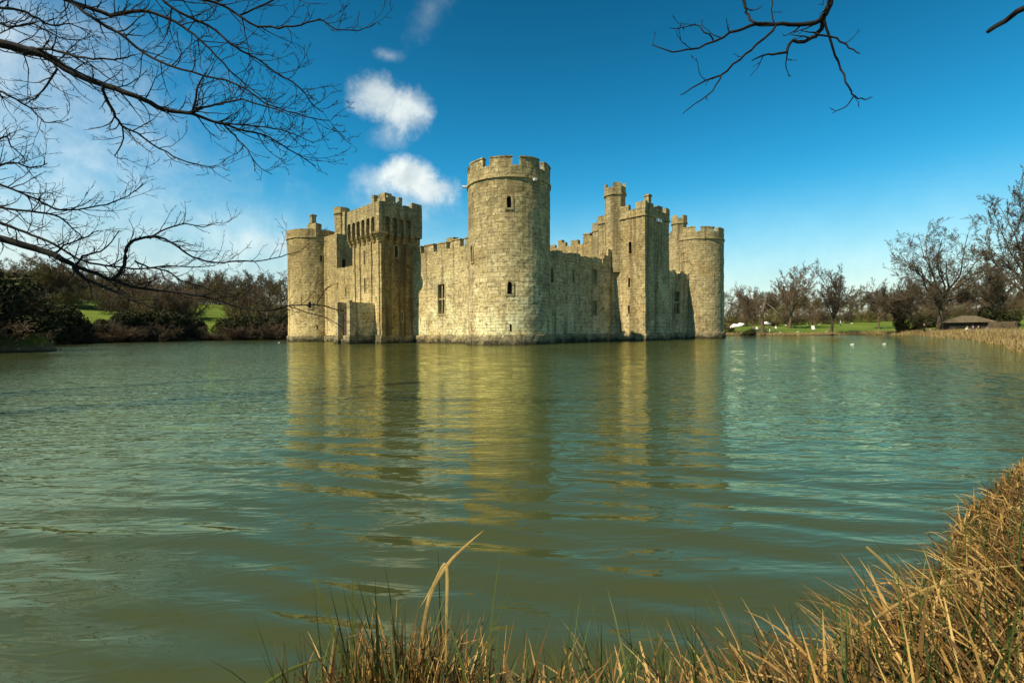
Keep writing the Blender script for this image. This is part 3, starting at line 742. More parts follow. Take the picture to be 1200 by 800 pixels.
# left: block beside the round tower with its turret
bl = prism('stair_block', fL, 36.7, 41.6, -4.0, OFF, 11.3, 16.9, M['stone_warm'], wB, 'tall stair block beside the left round tower', holes_lo=[hole(-0.9, 0.7, 11.45, 13.0, 0.3)])
turret(fL(38.7, -1.7, 0), 16.7, 20.4, 21.5, 1.15, M['stone_warm'], bl, 0)
b = MB(); b.box(fL, 36.75, 37.6, -3.4, -1.2, 16.8, 20.6, 0.6); b.build('broken_masonry', M['stone_dark'], bl, 0.07)
b = MB(); b.box(lambda s, o, z: CL + UU * s + NU * o + Vector((0, 0, z)), -4.2, -1.2, 0.8, 1.8, 16.9, 19.2, 0.6, 0.25); b.build('broken_masonry', M['stone_rough'], left_t, 0.1)
b = MB(); fc = lambda s, o, z: CL + UU * s + NU * o + Vector((0, 0, z))
b.box(fc, -2.7, -2.0, 1.0, 1.7, 18.9, 20.4, 0.5); b.box(fc, -2.8, -1.9, 0.9, 1.8, 20.4, 20.65, 0.5); b.build('chimney', M['stone_rough'], left_t, 0.04)
# right: block beside the far round tower with its turret
br_ = prism('stair_block', fR, 39.9, 43.0, -4.6, OFF - 0.02, 9.5, 16.6, M['stone_rough'], wD, 'stair block beside the far right tower')
turret(fR(41.0, -1.7, 0), 16.4, 18.9, 20.3, 1.2, M['stone_rough'], br_, 4)

# ---- square tower on the right wall
ss0, ss1, so1 = 18.95, 25.1, 4.85
sq = prism('square_tower', fR, ss0, ss1, OFF - 2.5, so1, 0.8, 16.4, M['stone_rough'], castle, 'square tower on the right wall',
           holes_lo=[hole(2.75, 0.42, 11.2, 12.75, 0.25), hole(2.55, 0.3, 6.85, 8.1), hole(2.5, 0.3, 3.55, 4.6)],
           holes_front=[hole(21.9, 0.3, 10.2, 11.7), hole(21.9, 0.3, 6.2, 7.6), hole(21.9, 0.3, 3.4, 4.9)])
b = MB(); b.box(fR, ss0 - 0.28, ss1 + 0.28, 0, so1 + 0.28, -0.8, 0.95, 0.4); b.build('plinth', M['stone_dark'], sq, 0.17)
b = MB(); b.box(fR, ss0 - 0.14, ss1 + 0.14, OFF - 2.6, so1 + 0.14, 15.75, 15.97, 0.7); b.build('string_course', M['trim'], sq, 0.03)
b = MB()
fq = fR
def para(x0, x1, y0, y1, z1): b.box(fR, x0, x1, y0, y1, 15.97, z1, 0.5, 0.06)
t_ = 0.5
para(ss0 - 0.06, ss1 + 0.06, so1 - t_ + .06, so1 + 0.06, 16.75); para(ss0 - 0.06, ss0 + t_ - .06, -2.4, so1 - t_ + .05, 16.75); para(ss1 - t_ + .06, ss1 + 0.06, -2.4, so1 - t_ + .05, 16.75); para(ss0 + t_ - .06, ss1 - t_ + .06, -2.4, -1.9, 16.75)
for y0, y1 in ((0.4, 2.5), (3.55, so1 + 0.07)): b.box(fR, ss0 - 0.07, ss0 + t_, y0, y1, 16.7, 17.5, 0.5, 0.1)
for x0, x1 in ((ss0 + t_, 20.9), (21.9, 23.2), (24.2, ss1 + 0.07)): b.box(fR, x0, x1, so1 - t_, so1 + 0.07, 16.7, 17.5, 0.5, 0.12)
for y0, y1 in ((0.4, 2.2), (3.2, so1 - t_)): b.box(fR, ss1 - t_, ss1 + 0.07, y0, y1, 16.7, 17.4, 0.5, 0.1)
b.build('battlement', M['stone_rough'], sq, 0.07)
b = MB(); b.box(fR, 20.0, 20.7, 4.1, 4.7, 17.3, 18.4, 0.4); b.box(fR, 19.9, 20.8, 4.0, 4.8, 18.4, 18.6, 0.4); b.build('chimney', M['stone_dark'], sq, 0.05)
b = MB(); b.box(fR, 21.6, 22.6, so1 + 0.02, so1 + 0.35, 15.3, 15.7, 0.4); b.build('water_spout', M['lamp'], sq, 0.02)
turret(fR(19.55, 0.05, 0), 9.0, 19.1, 20.7, 1.38, M['stone_rough'], sq, 4, rot=rad(44.2 + 22.5))

# ---- inner gatehouse over the rear wall
ig = prism('inner_gatehouse', lambda s, o, z: fI(s, 48.0 - o, z), 14.0, 30.5, 0.0, 6.0, 0.2, 18.5, M['stone_warm'], castle, 'high inner gatehouse seen over the right wall')
b = MB(); fg = lambda s, o, z: fI(s, 42.0 + o, z)
for x0, x1, zt in ((14.0, 16.0, 19.7), (19.3, 21.6, 19.8), (22.7, 24.6, 19.4), (25.8, 27.6, 19.3), (28.6, 30.5, 19.2)): b.box(fg, x0, x1, -0.02, 0.6, 18.5, zt, 0.5, 0.1)
b.build('battlement', M['stone_warm'], ig, 0.06)
b = MB(); b.box(fg, 20.6, 22.0, 0.7, 1.6, 18.4, 20.3, 0.5); b.box(fg, 20.4, 22.2, 0.6, 1.7, 20.3, 20.55, 0.5); b.build('chimney', M['stone_warm'], ig, 0.06)
b = MB(); b.box(fg, 27.3, 28.3, 0.7, 1.5, 18.4, 20.1, 0.5); b.build('chimney', M['stone_warm'], ig, 0.06)
turret(fI(17.3, 41.8, 0), 9.0, 20.0, 21.7, 1.75, M['stone_rough'], ig, 4)
# ------------------------------------------------------------------ trees: polylines grown, then tubes
def tubes(polys, sides):
    """polys: list of (points, radii) -> vertices, quads; grouped by length so numpy does the work"""
    V, Q, base = [], [], 0
    by = {}
    for p, r in polys: by.setdefault(len(p), []).append((p, r))
    for k, L in by.items():
        P = np.array([p for p, r in L], dtype=float); Rr = np.array([r for p, r in L], dtype=float)
        T = np.empty_like(P); T[:, 1:-1] = P[:, 2:] - P[:, :-2]; T[:, 0] = P[:, 1] - P[:, 0]; T[:, -1] = P[:, -1] - P[:, -2]
        T /= np.linalg.norm(T, axis=2, keepdims=True) + 1e-9
        m = T.mean(1); ref = np.where(np.abs(m[:, 2:3]) > 0.8, np.array([[1.0, 0, 0]]), np.array([[0, 0, 1.0]]))[:, None, :]
        A = np.cross(T, ref); A /= np.linalg.norm(A, axis=2, keepdims=True) + 1e-9
        B = np.cross(T, A)
        an = np.arange(sides) * 2 * math.pi / sides
        X = P[:, :, None, :] + Rr[:, :, None, None] * (A[:, :, None, :] * np.cos(an)[None, None, :, None] + B[:, :, None, :] * np.sin(an)[None, None, :, None])
        n = len(L); V.append(X.reshape(-1, 3))
        i = (np.arange(n)[:, None, None] * k + np.arange(k - 1)[None, :, None]) * sides + np.arange(sides)[None, None, :] + base
        j = (np.arange(n)[:, None, None] * k + np.arange(k - 1)[None, :, None]) * sides + ((np.arange(sides) + 1) % sides)[None, None, :] + base
        Q.append(np.stack([i, j, j + sides, i + sides], -1).reshape(-1, 4))
        base += n * k * sides
    return np.concatenate(V), np.concatenate(Q)

def tube_mesh(name, polys, fine=3):
    big = [q for q in polys if q[1][0] > 0.10]; sm = [q for q in polys if q[1][0] <= 0.10]
    parts = []
    if big: parts.append(tubes(big, 8))
    if sm: parts.append(tubes(sm, fine))
    off, VV_, QQ_ = 0, [], []
    for v, q in parts: VV_.append(v); QQ_.append(q + off); off += len(v)
    return np_mesh(name, np.concatenate(VV_), np.concatenate(QQ_), smooth=True)

def rvec(R): return Vector((R.gauss(0, 1), R.gauss(0, 1), R.gauss(0, 1)))
def limb(R, p, d, L, r0, r1, n, wob, trop):
    pts, rs = [p.copy()], [r0]; d = d.normalized(); st = L / n
    for i in range(n):
        d = (d + rvec(R) * wob + Vector((0, 0, trop))).normalized()
        p = p + d * st; pts.append(p.copy()); rs.append(r0 + (r1 - r0) * ((i + 1) / n) ** 0.8)
    return pts, rs
def side_dir(R, d, ang):
    ax = d.cross(rvec(R)); ax = ax.normalized() if ax.length > 1e-6 else Vector((1, 0, 0))
    return Quaternion(ax, ang) @ d

def grow(R, p, d, L, r, lvl, P, out):
    n = P['n'][lvl]; last = lvl == len(P['k'])
    r1 = max(P['rmin'], r * ((0.55 if lvl == 0 and P is not TALL else 0.25) if not last else 0.5))
    pts, rs = limb(R, p, d, L, r, r1, n, P['wob'][lvl], P['trop'][lvl])
    out[min(lvl, 1)].append((pts, rs))
    if last: return
    k = max(1, int(round(P['k'][lvl] * R.uniform(0.8, 1.2))))
    t0 = P['t0'][lvl]
    for i in range(k):
        t = t0 + (1 - t0) * ((i + R.random()) / k)
        f = t * n; a = min(int(f), n - 1); q = pts[a].lerp(pts[a + 1], f - a)
        rr = rs[a] + (rs[a + 1] - rs[a]) * (f - a)
        dd = (pts[a + 1] - pts[a]).normalized()
        ang = rad(R.uniform(*P['ang'][lvl])) * (1 - 0.3 * t)
        ln = L * P['len'][lvl] * R.uniform(0.6, 1.15) * (1.0 - P['sh'][lvl] * t)
        grow(R, q, side_dir(R, dd, ang), ln, max(P['rmin'], rr * R.uniform(0.5, 0.7)), lvl + 1, P, out)

OAK = dict(k=(12, 9, 8, 7, 6), n=(5, 9, 6, 4, 3, 2), wob=(0.05, 0.20, 0.24, 0.25, 0.25, 0.2), trop=(0.0, 0.035, 0.05, 0.05, 0.05, 0.03), t0=(0.55, 0.25, 0.2, 0.12, 0.12),
           ang=((30, 78), (35, 75), (30, 65), (30, 60), (30, 60)), len=(1.55, 0.46, 0.48, 0.48, 0.5), sh=(0.1, 0.3, 0.35, 0.4, 0.4), rmin=0.0125)
ROUND = dict(k=(16, 9, 8, 8, 5), n=(5, 8, 6, 4, 3, 2), wob=(0.04, 0.10, 0.13, 0.16, 0.18, 0.18), trop=(0.0, 0.055, 0.06, 0.05, 0.04, 0.02), t0=(0.40, 0.2, 0.15, 0.12, 0.12),
             ang=((18, 72), (28, 60), (28, 58), (28, 58), (28, 58)), len=(1.5, 0.44, 0.48, 0.48, 0.5), sh=(0.15, 0.35, 0.4, 0.4, 0.4), rmin=0.0115)
TALL = dict(k=(17, 8, 8, 8, 3), n=(8, 7, 5, 3, 2, 1), wob=(0.03, 0.10, 0.14, 0.16, 0.16, 0.1), trop=(0.01, 0.07, 0.06, 0.04, 0.02, 0.0), t0=(0.12, 0.12, 0.12, 0.12, 0.1),
            ang=((25, 65), (28, 60), (28, 58), (28, 58), (28, 58)), len=(0.52, 0.48, 0.48, 0.48, 0.5), sh=(0.5, 0.4, 0.4, 0.3, 0.3), rmin=0.012)
SHRUB = dict(k=(7, 6, 5), n=(5, 4, 3, 2), wob=(0.12, 0.18, 0.2, 0.2), trop=(0.02, 0.03, 0.03, 0.0), t0=(0.1, 0.15, 0.15), ang=((25, 60), (25, 60), (25, 60)), len=(0.6, 0.55, 0.5), sh=(0.3, 0.3, 0.3), rmin=0.012)

def tree_meshes(seed, H, rt, P, name, lean=(0, 0), tl=1.0):
    R = random.Random(seed); out = ([], [])
    grow(R, Vector((0, 0, -0.3)), Vector((lean[0], lean[1], 1)), H * tl, rt, 0, P, out)
    z = max(p.z for q in out[1] for p in q[0]); s = H / z
    def sc(polys): return [([p * s for p in pp], [r * s for r in rr]) for pp, rr in polys]
    tr = sc(out[0]); pp, rr = tr[0]; rr[0] *= 1.45; rr[1] *= 1.05
    return tube_mesh(name + '_trunk', tr), tube_mesh(name + '_crown', sc(out[1]))

ARCH = {}
for key, seed, H, rt, P, tl in (('oak', 11, 20.0, 0.60, OAK, 0.46), ('round', 5, 18.0, 0.30, ROUND, 0.34), ('round_b', 23, 18.0, 0.30, ROUND, 0.34), ('wood_a', 2, 16.0, 0.20, TALL, 0.95), ('wood_b', 8, 16.0, 0.21, TALL, 0.95), ('wood_c', 31, 15.0, 0.19, TALL, 0.95)):
    ARCH[key] = tree_meshes(seed, H, rt, P, 'tree_' + key, tl=tl); ARCH[key] += (H,)

def tree(key, x, y, H, label, bark='bark_grey', twig='twig_brown', group=None, rz=None, name='bare_tree', wide=1.0, dz=-0.15):
    tr, cr, H0 = ARCH[key]
    e = empty(name, (x, y, hz(x, y) + dz), label, 'tree', group, rng.uniform(0, 6.28) if rz is None else rz)
    s = H / H0; e.scale = (s * wide, s * wide, s)
    for nm, me, mt in (('trunk', tr, bark), ('crown', cr, twig)):
        o = bpy.data.objects.new(nm, me); COL.objects.link(o); o.parent = e
        if not me.materials: me.materials.append(None)
        o.material_slots[0].link = 'OBJECT'; o.material_slots[0].material = M[mt]
    return e
def at(px, depth):
    """ground point under one column of the view at a distance"""
    v = pdir(px, 388); return v.x / v.y * depth, depth

def shore_at(px, extra, d0=20.0):
    """ground point a little inland from the far shoreline under one view column"""
    v = pdir(px, 388); d = np.arange(d0, 240, 0.25); sd = sdist(v.x / v.y * d, d)
    k = np.nonzero(sd < -0.3)[0][-1]
    return v.x / v.y * (d[k] + 0.4 + extra), d[k] + 0.4 + extra

def leaf_cloud(seed, n, size, fn):
    """n small leaf-clump quads; fn(R) gives a point"""
    R = np.random.RandomState(seed)
    P = fn(R, n); a = R.normal(size=(n, 3)); a /= np.linalg.norm(a, axis=1, keepdims=True)
    b_ = np.cross(a, R.normal(size=(n, 3))); b_ /= np.linalg.norm(b_, axis=1, keepdims=True) + 1e-9
    s1 = (size * R.uniform(0.5, 1.4, n))[:, None]; s2 = s1 * R.uniform(0.35, 0.8, n)[:, None]
    v = np.stack([P - a * s1, P + b_ * s2, P + a * s1, P - b_ * s2], 1).reshape(-1, 3)
    return v, np.arange(4 * n).reshape(-1, 4)
def bush_pts(lobes):
    def f(R, n):
        k = R.randint(0, len(lobes), n); L = np.array(lobes)[k]
        d = R.normal(size=(n, 3)); d /= np.linalg.norm(d, axis=1, keepdims=True)
        q = R.uniform(0.55, 1.06, n)[:, None]
        p = L[:, :3] + d * q * L[:, 3:4] * np.array([1, 1, 0.9]); p[:, 2] = np.maximum(p[:, 2], 0.05)
        return p
    return f
BUSH = []
for sd_ in range(3):
    R = random.Random(40 + sd_)
    lobes = [(R.uniform(-1.7, 1.7), R.uniform(-1.2, 1.2), R.uniform(0.5, 2.4), R.uniform(0.6, 1.15)) for _ in range(16)]
    BUSH.append(np_mesh('bush_leaves', *leaf_cloud(sd_, 11000, 0.105, bush_pts(lobes))))
def shrub_mesh(seed, H=3.0, stems=14):
    R = random.Random(seed); out = ([], [])
    for _ in range(stems):
        grow(R, Vector((R.uniform(-1.2, 1.2), R.uniform(-0.8, 0.8), -0.1)), Vector((R.uniform(-0.6, 0.6), R.uniform(-0.6, 0.6), 1)), H * R.uniform(0.5, 1.0), 0.035, 0, SHRUB, out)
    return tube_mesh('shrub_twigs', out[0] + out[1])
SHR = [shrub_mesh(71), shrub_mesh(72)]
def inst(name, me, mat, x, y, sc, label, cat, group=None, dz=-0.05, rz=None):
    o = bpy.data.objects.new(name, me); COL.objects.link(o)
    o.location = (x, y, hz(x, y) + dz); o.scale = sc if isinstance(sc, tuple) else (sc, sc, sc); o.rotation_euler = (0, 0, rng.uniform(0, 6.28) if rz is None else rz)
    if not me.materials: me.materials.append(None)
    o.material_slots[0].link = 'OBJECT'; o.material_slots[0].material = M[mat]
    return tag(o, label, cat, group)

# ---- right bank: the trees one can tell apart
x, y = at(925, 134); tree('round_b', x, y, 19.5, 'broad round bare tree with a reddish crown behind the lawn', twig='twig_brown', rz=0.4, wide=1.0)
x, y = at(974, 111); tree('round', x, y, 17.6, 'bare tree standing alone at the water edge in front of the lawn', twig='twig_dark', rz=2.0, wide=0.92)
x, y = at(1101, 86); tree('oak', x, y, 20.2, 'great spreading bare oak on the right bank with a thick pale trunk', twig='twig_dark', rz=1.2, wide=1.05)
x, y = at(1208, 62); tree('round_b', x, y, 20.5, 'tall bare tree cut by the right edge of the picture', twig='twig_dark', rz=3.6, wide=0.75)
x, y = at(1172, 92); tree('round', x, y, 15.5, 'bare tree leaning in close right of the great oak', twig='twig_dark', rz=5.0, wide=1.0)
x, y = at(882, 128); tree('round_b', x, y, 13.5, 'low bare tree with a ruddy crown beside the far right tower', twig='twig_brown', rz=3.0, wide=0.9)
x, y = at(1030, 122); tree('round', x, y, 13.0, 'thin bare tree behind the ivy covered trunk', twig='twig_dark', rz=4.0, wide=0.8)
# ivy-clad leaning tree
tr_, cr_ = tree_meshes(57, 13.2, 0.36, ROUND, 'leaning_tree', lean=(-0.36, 0.0), tl=0.5)
x, y = at(1059, 103); e = empty('ivy_tree', (x, y, hz(x, y) - 0.2), 'leaning bare tree with its trunk wrapped in dark ivy', 'tree')
link('trunk', tr_, M['bark_grey'], e); link('crown', cr_, M['twig_dark'], e)
def ivy_pts(R, n):
    z = R.uniform(0, 1, n) ** 1.3 * 7.5; r_ = R.uniform(0.3, 1.0, n) * (1.45 - z * 0.12); a = R.uniform(0, 6.28, n)
    return np.stack([-0.34 * z + r_ * np.cos(a) + 0.25 * np.sin(z * 2.1), r_ * np.sin(a), z], 1)
link('ivy', np_mesh('ivy', *leaf_cloud(9, 4200, 0.16, ivy_pts)), M['ivy'], e)
# broken dead tree with a pale forked limb
R = random.Random(3); x, y = at(893, 117)
e = empty('dead_tree', (x, y, hz(x, y) - 0.2), 'broken dead tree with a pale stub and hanging white limb', 'tree')
pp = [([Vector((0, 0, -0.2)), Vector((0.15, 0, 2)), Vector((-0.1, 0, 4.5)), Vector((0.5, 0, 6.8)), Vector((1.0, 0.2, 8.2)), Vector((1.5, 0, 10.0))], [0.55, 0.42, 0.36, 0.28, 0.22, 0.08])]
out = ([], [])
for i in range(14): grow(R, pp[0][0][2 + i % 3], Vector((R.uniform(-1, 1), R.uniform(-1, 1), R.uniform(0.1, 1))), R.uniform(1.2, 2.8), 0.07, 0, SHRUB, out)
link('trunk', tube_mesh('dead_trunk', pp), M['bark_grey'], e); link('crown', tube_mesh('dead_crown', out[0] + out[1]), M['twig_brown'], e)
link('pale_limb', tube_mesh('pale_limb', [([Vector((0.9, 0.0, 7.6)), Vector((2.0, -0.6, 6.6)), Vector((2.5, -0.6, 6.2)), Vector((3.0, -0.6, 5.4)), Vector((3.9, -0.6, 5.0))], [0.04, 0.05, 0.12, 0.12, 0.04])]), M['wood_pale'], e)

# wood beyond the lawn and the shed
G1 = 'bare trees of the wood behind the right lawn'
R = random.Random(12)
for i in range(60):
    px = 846 + (1250 - 846) * (i + R.random()) / 60; d = R.uniform(166, 225)
    x, y = at(px, d)
    tree(('wood_a', 'wood_b', 'wood_c', 'round')[i % 4], x, y, R.uniform(10.5, 14.5) + 1.2 * math.sin(px * 0.03), 'bare tree in the brown wood behind the right lawn', twig=R.choice(('twig_brown', 'twig_dark', 'twig_olive', 'twig_dark')), group=G1, wide=1.5)
for i in range(12):
    x, y = at(R.uniform(1070, 1260), R.uniform(100, 135))
    tree(('wood_a', 'wood_b', 'wood_c')[i % 3], x, y, R.uniform(9.5, 13.0), 'bare tree crowding behind the great oak and the shed', twig=R.choice(('twig_brown', 'twig_dark')), group='bare trees behind the great oak', wide=1.3)
G2 = 'brown shrubs along the back of the right lawn'
for i in range(34):
    x, y = at(845 + 360 * (i + R.random()) / 34, R.uniform(150, 164))
    inst('shrub', SHR[i % 2], R.choice(('twig_brown', 'twig_dark', 'twig_olive')), x, y, (1.6, 1.6, R.uniform(1.1, 1.9)), 'bare brown shrub in the hedge closing the right lawn', 'shrub', G2)
for i, (px, d, s, mt, lb) in enumerate(((876, 113, 0.9, 'evergreen', 'dark round bush at the water edge left of the lawn'), (1090, 118, 1.3, 'evergreen', 'dark evergreen bush behind the standing people'), (1168, 84, 1.4, 'evergreen', 'dark evergreen bush behind the shed roof'),
                                        (1066, 102, 0.8, 'ivy', 'low dark bush at the foot of the ivy tree'), (905, 150, 1.2, 'twig_olive', 'yellow green bush at the back of the lawn'), (848, 128, 1.3, 'twig_olive', 'yellow green bush beside the far right tower'))):
    x, y = at(px, d); inst('bush', BUSH[i % 3], mt, x, y, s, lb, 'bush')

# ---- left bank
G3 = 'bare trees of the wood on the left slope'
for i in range(96):
    px = -60 + 430 * (i + R.random()) / 96; d = R.uniform(122, 190)
    x, y = at(px, d)
    if (84 < px < 120 or 228 < px < 266) and d < 168: continue
    hgt_ = R.uniform(10.0, 13.5) + 1.2 * math.sin(px * 0.025)
    tree(('wood_a', 'wood_b', 'wood_c', 'round')[i % 4], x, y, hgt_, 'bare tree in the brown wood on the left slope', twig=R.choice(('twig_brown', 'twig_brown', 'twig_dark', 'twig_olive')), group=G3, wide=1.45)
for i in range(16):
    px = (74 + 60 * i / 8) if i < 8 else (218 + 58 * (i - 8) / 8)
    x, y = at(px, R.uniform(172, 196)); tree(('wood_a', 'wood_b', 'wood_c')[i % 3], x, y, R.uniform(10.5, 13), 'bare tree in the brown wood on the left slope', twig=R.choice(('twig_brown', 'twig_dark', 'twig_olive')), group=G3, wide=1.5)
    x, y = at(px + 3, R.uniform(166, 176)); inst('shrub', SHR[i % 2], R.choice(('twig_brown', 'twig_dark', 'twig_olive')), x, y, (2.2, 2.2, R.uniform(1.4, 2.2)), 'bare shrub under the trees of the left slope', 'shrub', 'bare shrubs under the wood on the left slope')
x, y = at(313, 118); tree('wood_b', x, y, 13.5, 'slender birch with a white trunk at the right end of the left wood', bark='wood_pale', twig='twig_brown', rz=1.0, wide=0.8)
G6 = 'bare shrubs under the wood on the left slope'
for i in range(70):
    px = -50 + 410 * (i + R.random()) / 70
    if 80 < px < 124 or 224 < px < 270: continue
    x, y = at(px, R.uniform(120, 140)); inst('shrub', SHR[i % 2], R.choice(('twig_brown', 'twig_dark', 'twig_olive')), x, y, (1.9, 1.9, R.uniform(1.5, 2.4)), 'bare shrub under the trees of the left slope', 'shrub', G6)
G4 = 'dark evergreen bushes along the left bank'
for i, (px, s) in enumerate(((-30, 1.6), (-8, 1.7), (14, 1.6), (30, 1.9), (45, 2.1), (58, 1.9), (70, 2.0), (80, 1.4), (120, 1.3), (138, 1.8), (152, 1.7), (166, 1.9), (180, 1.8), (194, 2.0), (208, 1.8), (222, 1.4), (268, 1.4), (278, 1.7), (292, 1.7), (306, 1.6), (320, 1.7), (336, 1.8), (350, 1.6))):
    x, y = shore_at(px, R.uniform(2.5, 4.5)); inst('bush', BUSH[i % 3], 'evergreen', x, y, (s, s, s * 0.95), 'dark evergreen bush in the row along the left bank', 'bush', G4)
G5 = 'bare twiggy shrubs at the left water edge'
for i in range(70):
    px = -30 + 385 * (i + R.random()) / 70
    x, y = shore_at(px, R.uniform(-0.2, 2.2))
    low = 0.42 if (86 < px < 118 or 228 < px < 266) else 1.0
    inst('shrub', SHR[i % 2], R.choice(('twig_brown', 'twig_dark', 'twig_dark')), x, y, (1.2, 1.2, R.uniform(0.6, 1.2) * low), 'bare twiggy shrub hanging over the left water edge', 'shrub', G5)
inst('bush', BUSH[1], 'evergreen', -38.9, 37.6, (1.25, 0.9, 0.46), 'low dark mossy bush on the near left promontory', 'bush')
x, y = at(4, 42); inst('shrub', SHR[0], 'twig_dark', x - 2.5, y, 1.1, 'bare dark shrub on the near left promontory', 'shrub')

# ---- overhanging trees near the camera, limbs laid out where the picture shows them
def px_limb(spec, d0, d1, R):
    pts, rs = [], []
    n = len(spec)
    for i, (px, py, w_) in enumerate(spec):
        dd = d0 + (d1 - d0) * i / max(1, n - 1) + R.uniform(-0.06, 0.06)
        v = pdir(px, py); pts.append(Vector((0, 0, CAMH)) + v * (dd / v.y)); rs.append(0.44 * w_ * dd / FPX)
    return pts, rs
def smooth_poly(pts, rs, k=3):
    P_, R_ = [], []
    n = len(pts)
    for i in range(n - 1):
        p0, p1, p2, p3 = pts[max(i - 1, 0)], pts[i], pts[i + 1], pts[min(i + 2, n - 1)]
        for j in range(k):
            t_ = j / k
            P_.append(0.5 * ((2 * p1) + (p2 - p0) * t_ + (2 * p0 - 5 * p1 + 4 * p2 - p3) * t_ * t_ + (3 * p1 - p0 - 3 * p2 + p3) * t_ ** 3)); R_.append(rs[i] + (rs[i + 1] - rs[i]) * t_)
    return P_ + [pts[-1]], R_ + [rs[-1]]
def dress(R, pts, rs, dens, L, out, lvl=0, t0=0.0, up=0.10):
    """side twigs along a limb: each forks twice more and ends in short spurs"""
    tot = sum((b_ - a).length for a, b_ in zip(pts, pts[1:])); n = max(1, int(tot * dens * (1 - t0)))
    for i in range(n):
        t_ = t0 + (1 - t0) * (i + R.random()) / n; f = t_ * (len(pts) - 1); a = min(int(f), len(pts) - 2)
        p = pts[a].lerp(pts[a + 1], f - a); d = (pts[a + 1] - pts[a]).normalized(); r_ = rs[a] + (rs[a + 1] - rs[a]) * (f - a)
        dd = side_dir(R, d, rad(R.uniform(28, 62))); dd.y *= 0.7
        l = L * R.uniform(0.35, 1.1); rr = min(max(0.0030, r_ * 0.6), 0.0105 if lvl == 0 else 0.0055 if lvl == 1 else 0.0038)
        m_ = 6 if lvl == 0 else 4 if lvl == 1 else 2
        q = limb(R, p, dd, l, rr, max(0.0024, rr * 0.33), m_, 0.16, up if lvl == 0 else 0.04)
        out.append(q)
        if lvl < 2: dress(R, q[0], q[1], (9.0, 15.0)[lvl], l * (0.42, 0.45)[lvl], out, lvl + 1, 0.15, up)

def near_tree(name, label, base, trunk, limbs, seed, dens, L, start_out=0.0):
    R = random.Random(seed)
    e = empty(name, base, label, 'tree'); bp_ = Vector(base)
    tp = [Vector(p) for p, r in trunk]; tr_r = [r for p, r in trunk]
    P_, R_ = smooth_poly(tp, tr_r, 4)
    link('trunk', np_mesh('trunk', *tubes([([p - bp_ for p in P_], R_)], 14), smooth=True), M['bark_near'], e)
    for spec, d0, d1, root, dn, ln in limbs:
        pts, rs = px_limb(spec, d0, d1, R)
        if root is not None:
            q = Vector(root); back = (pts[0] - pts[1]).normalized(); e2, e1 = pts[0] + back * 0.55, pts[0] + back * 0.2
            pts = [q, q.lerp(e2, 0.33) + Vector((0, 0, 0.1)), q.lerp(e2, 0.66) + Vector((0, 0, 0.1)), q.lerp(e2, 0.88), e2, e1] + pts; rs = [rs[0] * k_ for k_ in (1.5, 1.35, 1.2, 1.1, 1.05, 1.02)] + rs
        P_, R_ = smooth_poly(pts, rs, 3)
        P_ = [p + rvec(R) * 0.006 for p in P_]
        polys = [(P_, R_)]
        k0 = 15 if root is not None else 0
        dress(R, P_[k0:], R_[k0:], dens * dn, L * ln, polys)
        v1, q1 = tubes(polys[:1], 9); v2, q2 = tubes(polys[1:], 4)
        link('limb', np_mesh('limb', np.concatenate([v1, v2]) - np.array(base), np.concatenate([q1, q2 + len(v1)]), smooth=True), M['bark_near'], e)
    return e
gl = hz(-10.6, 5.6)
TL = (-10.6, 5.6)
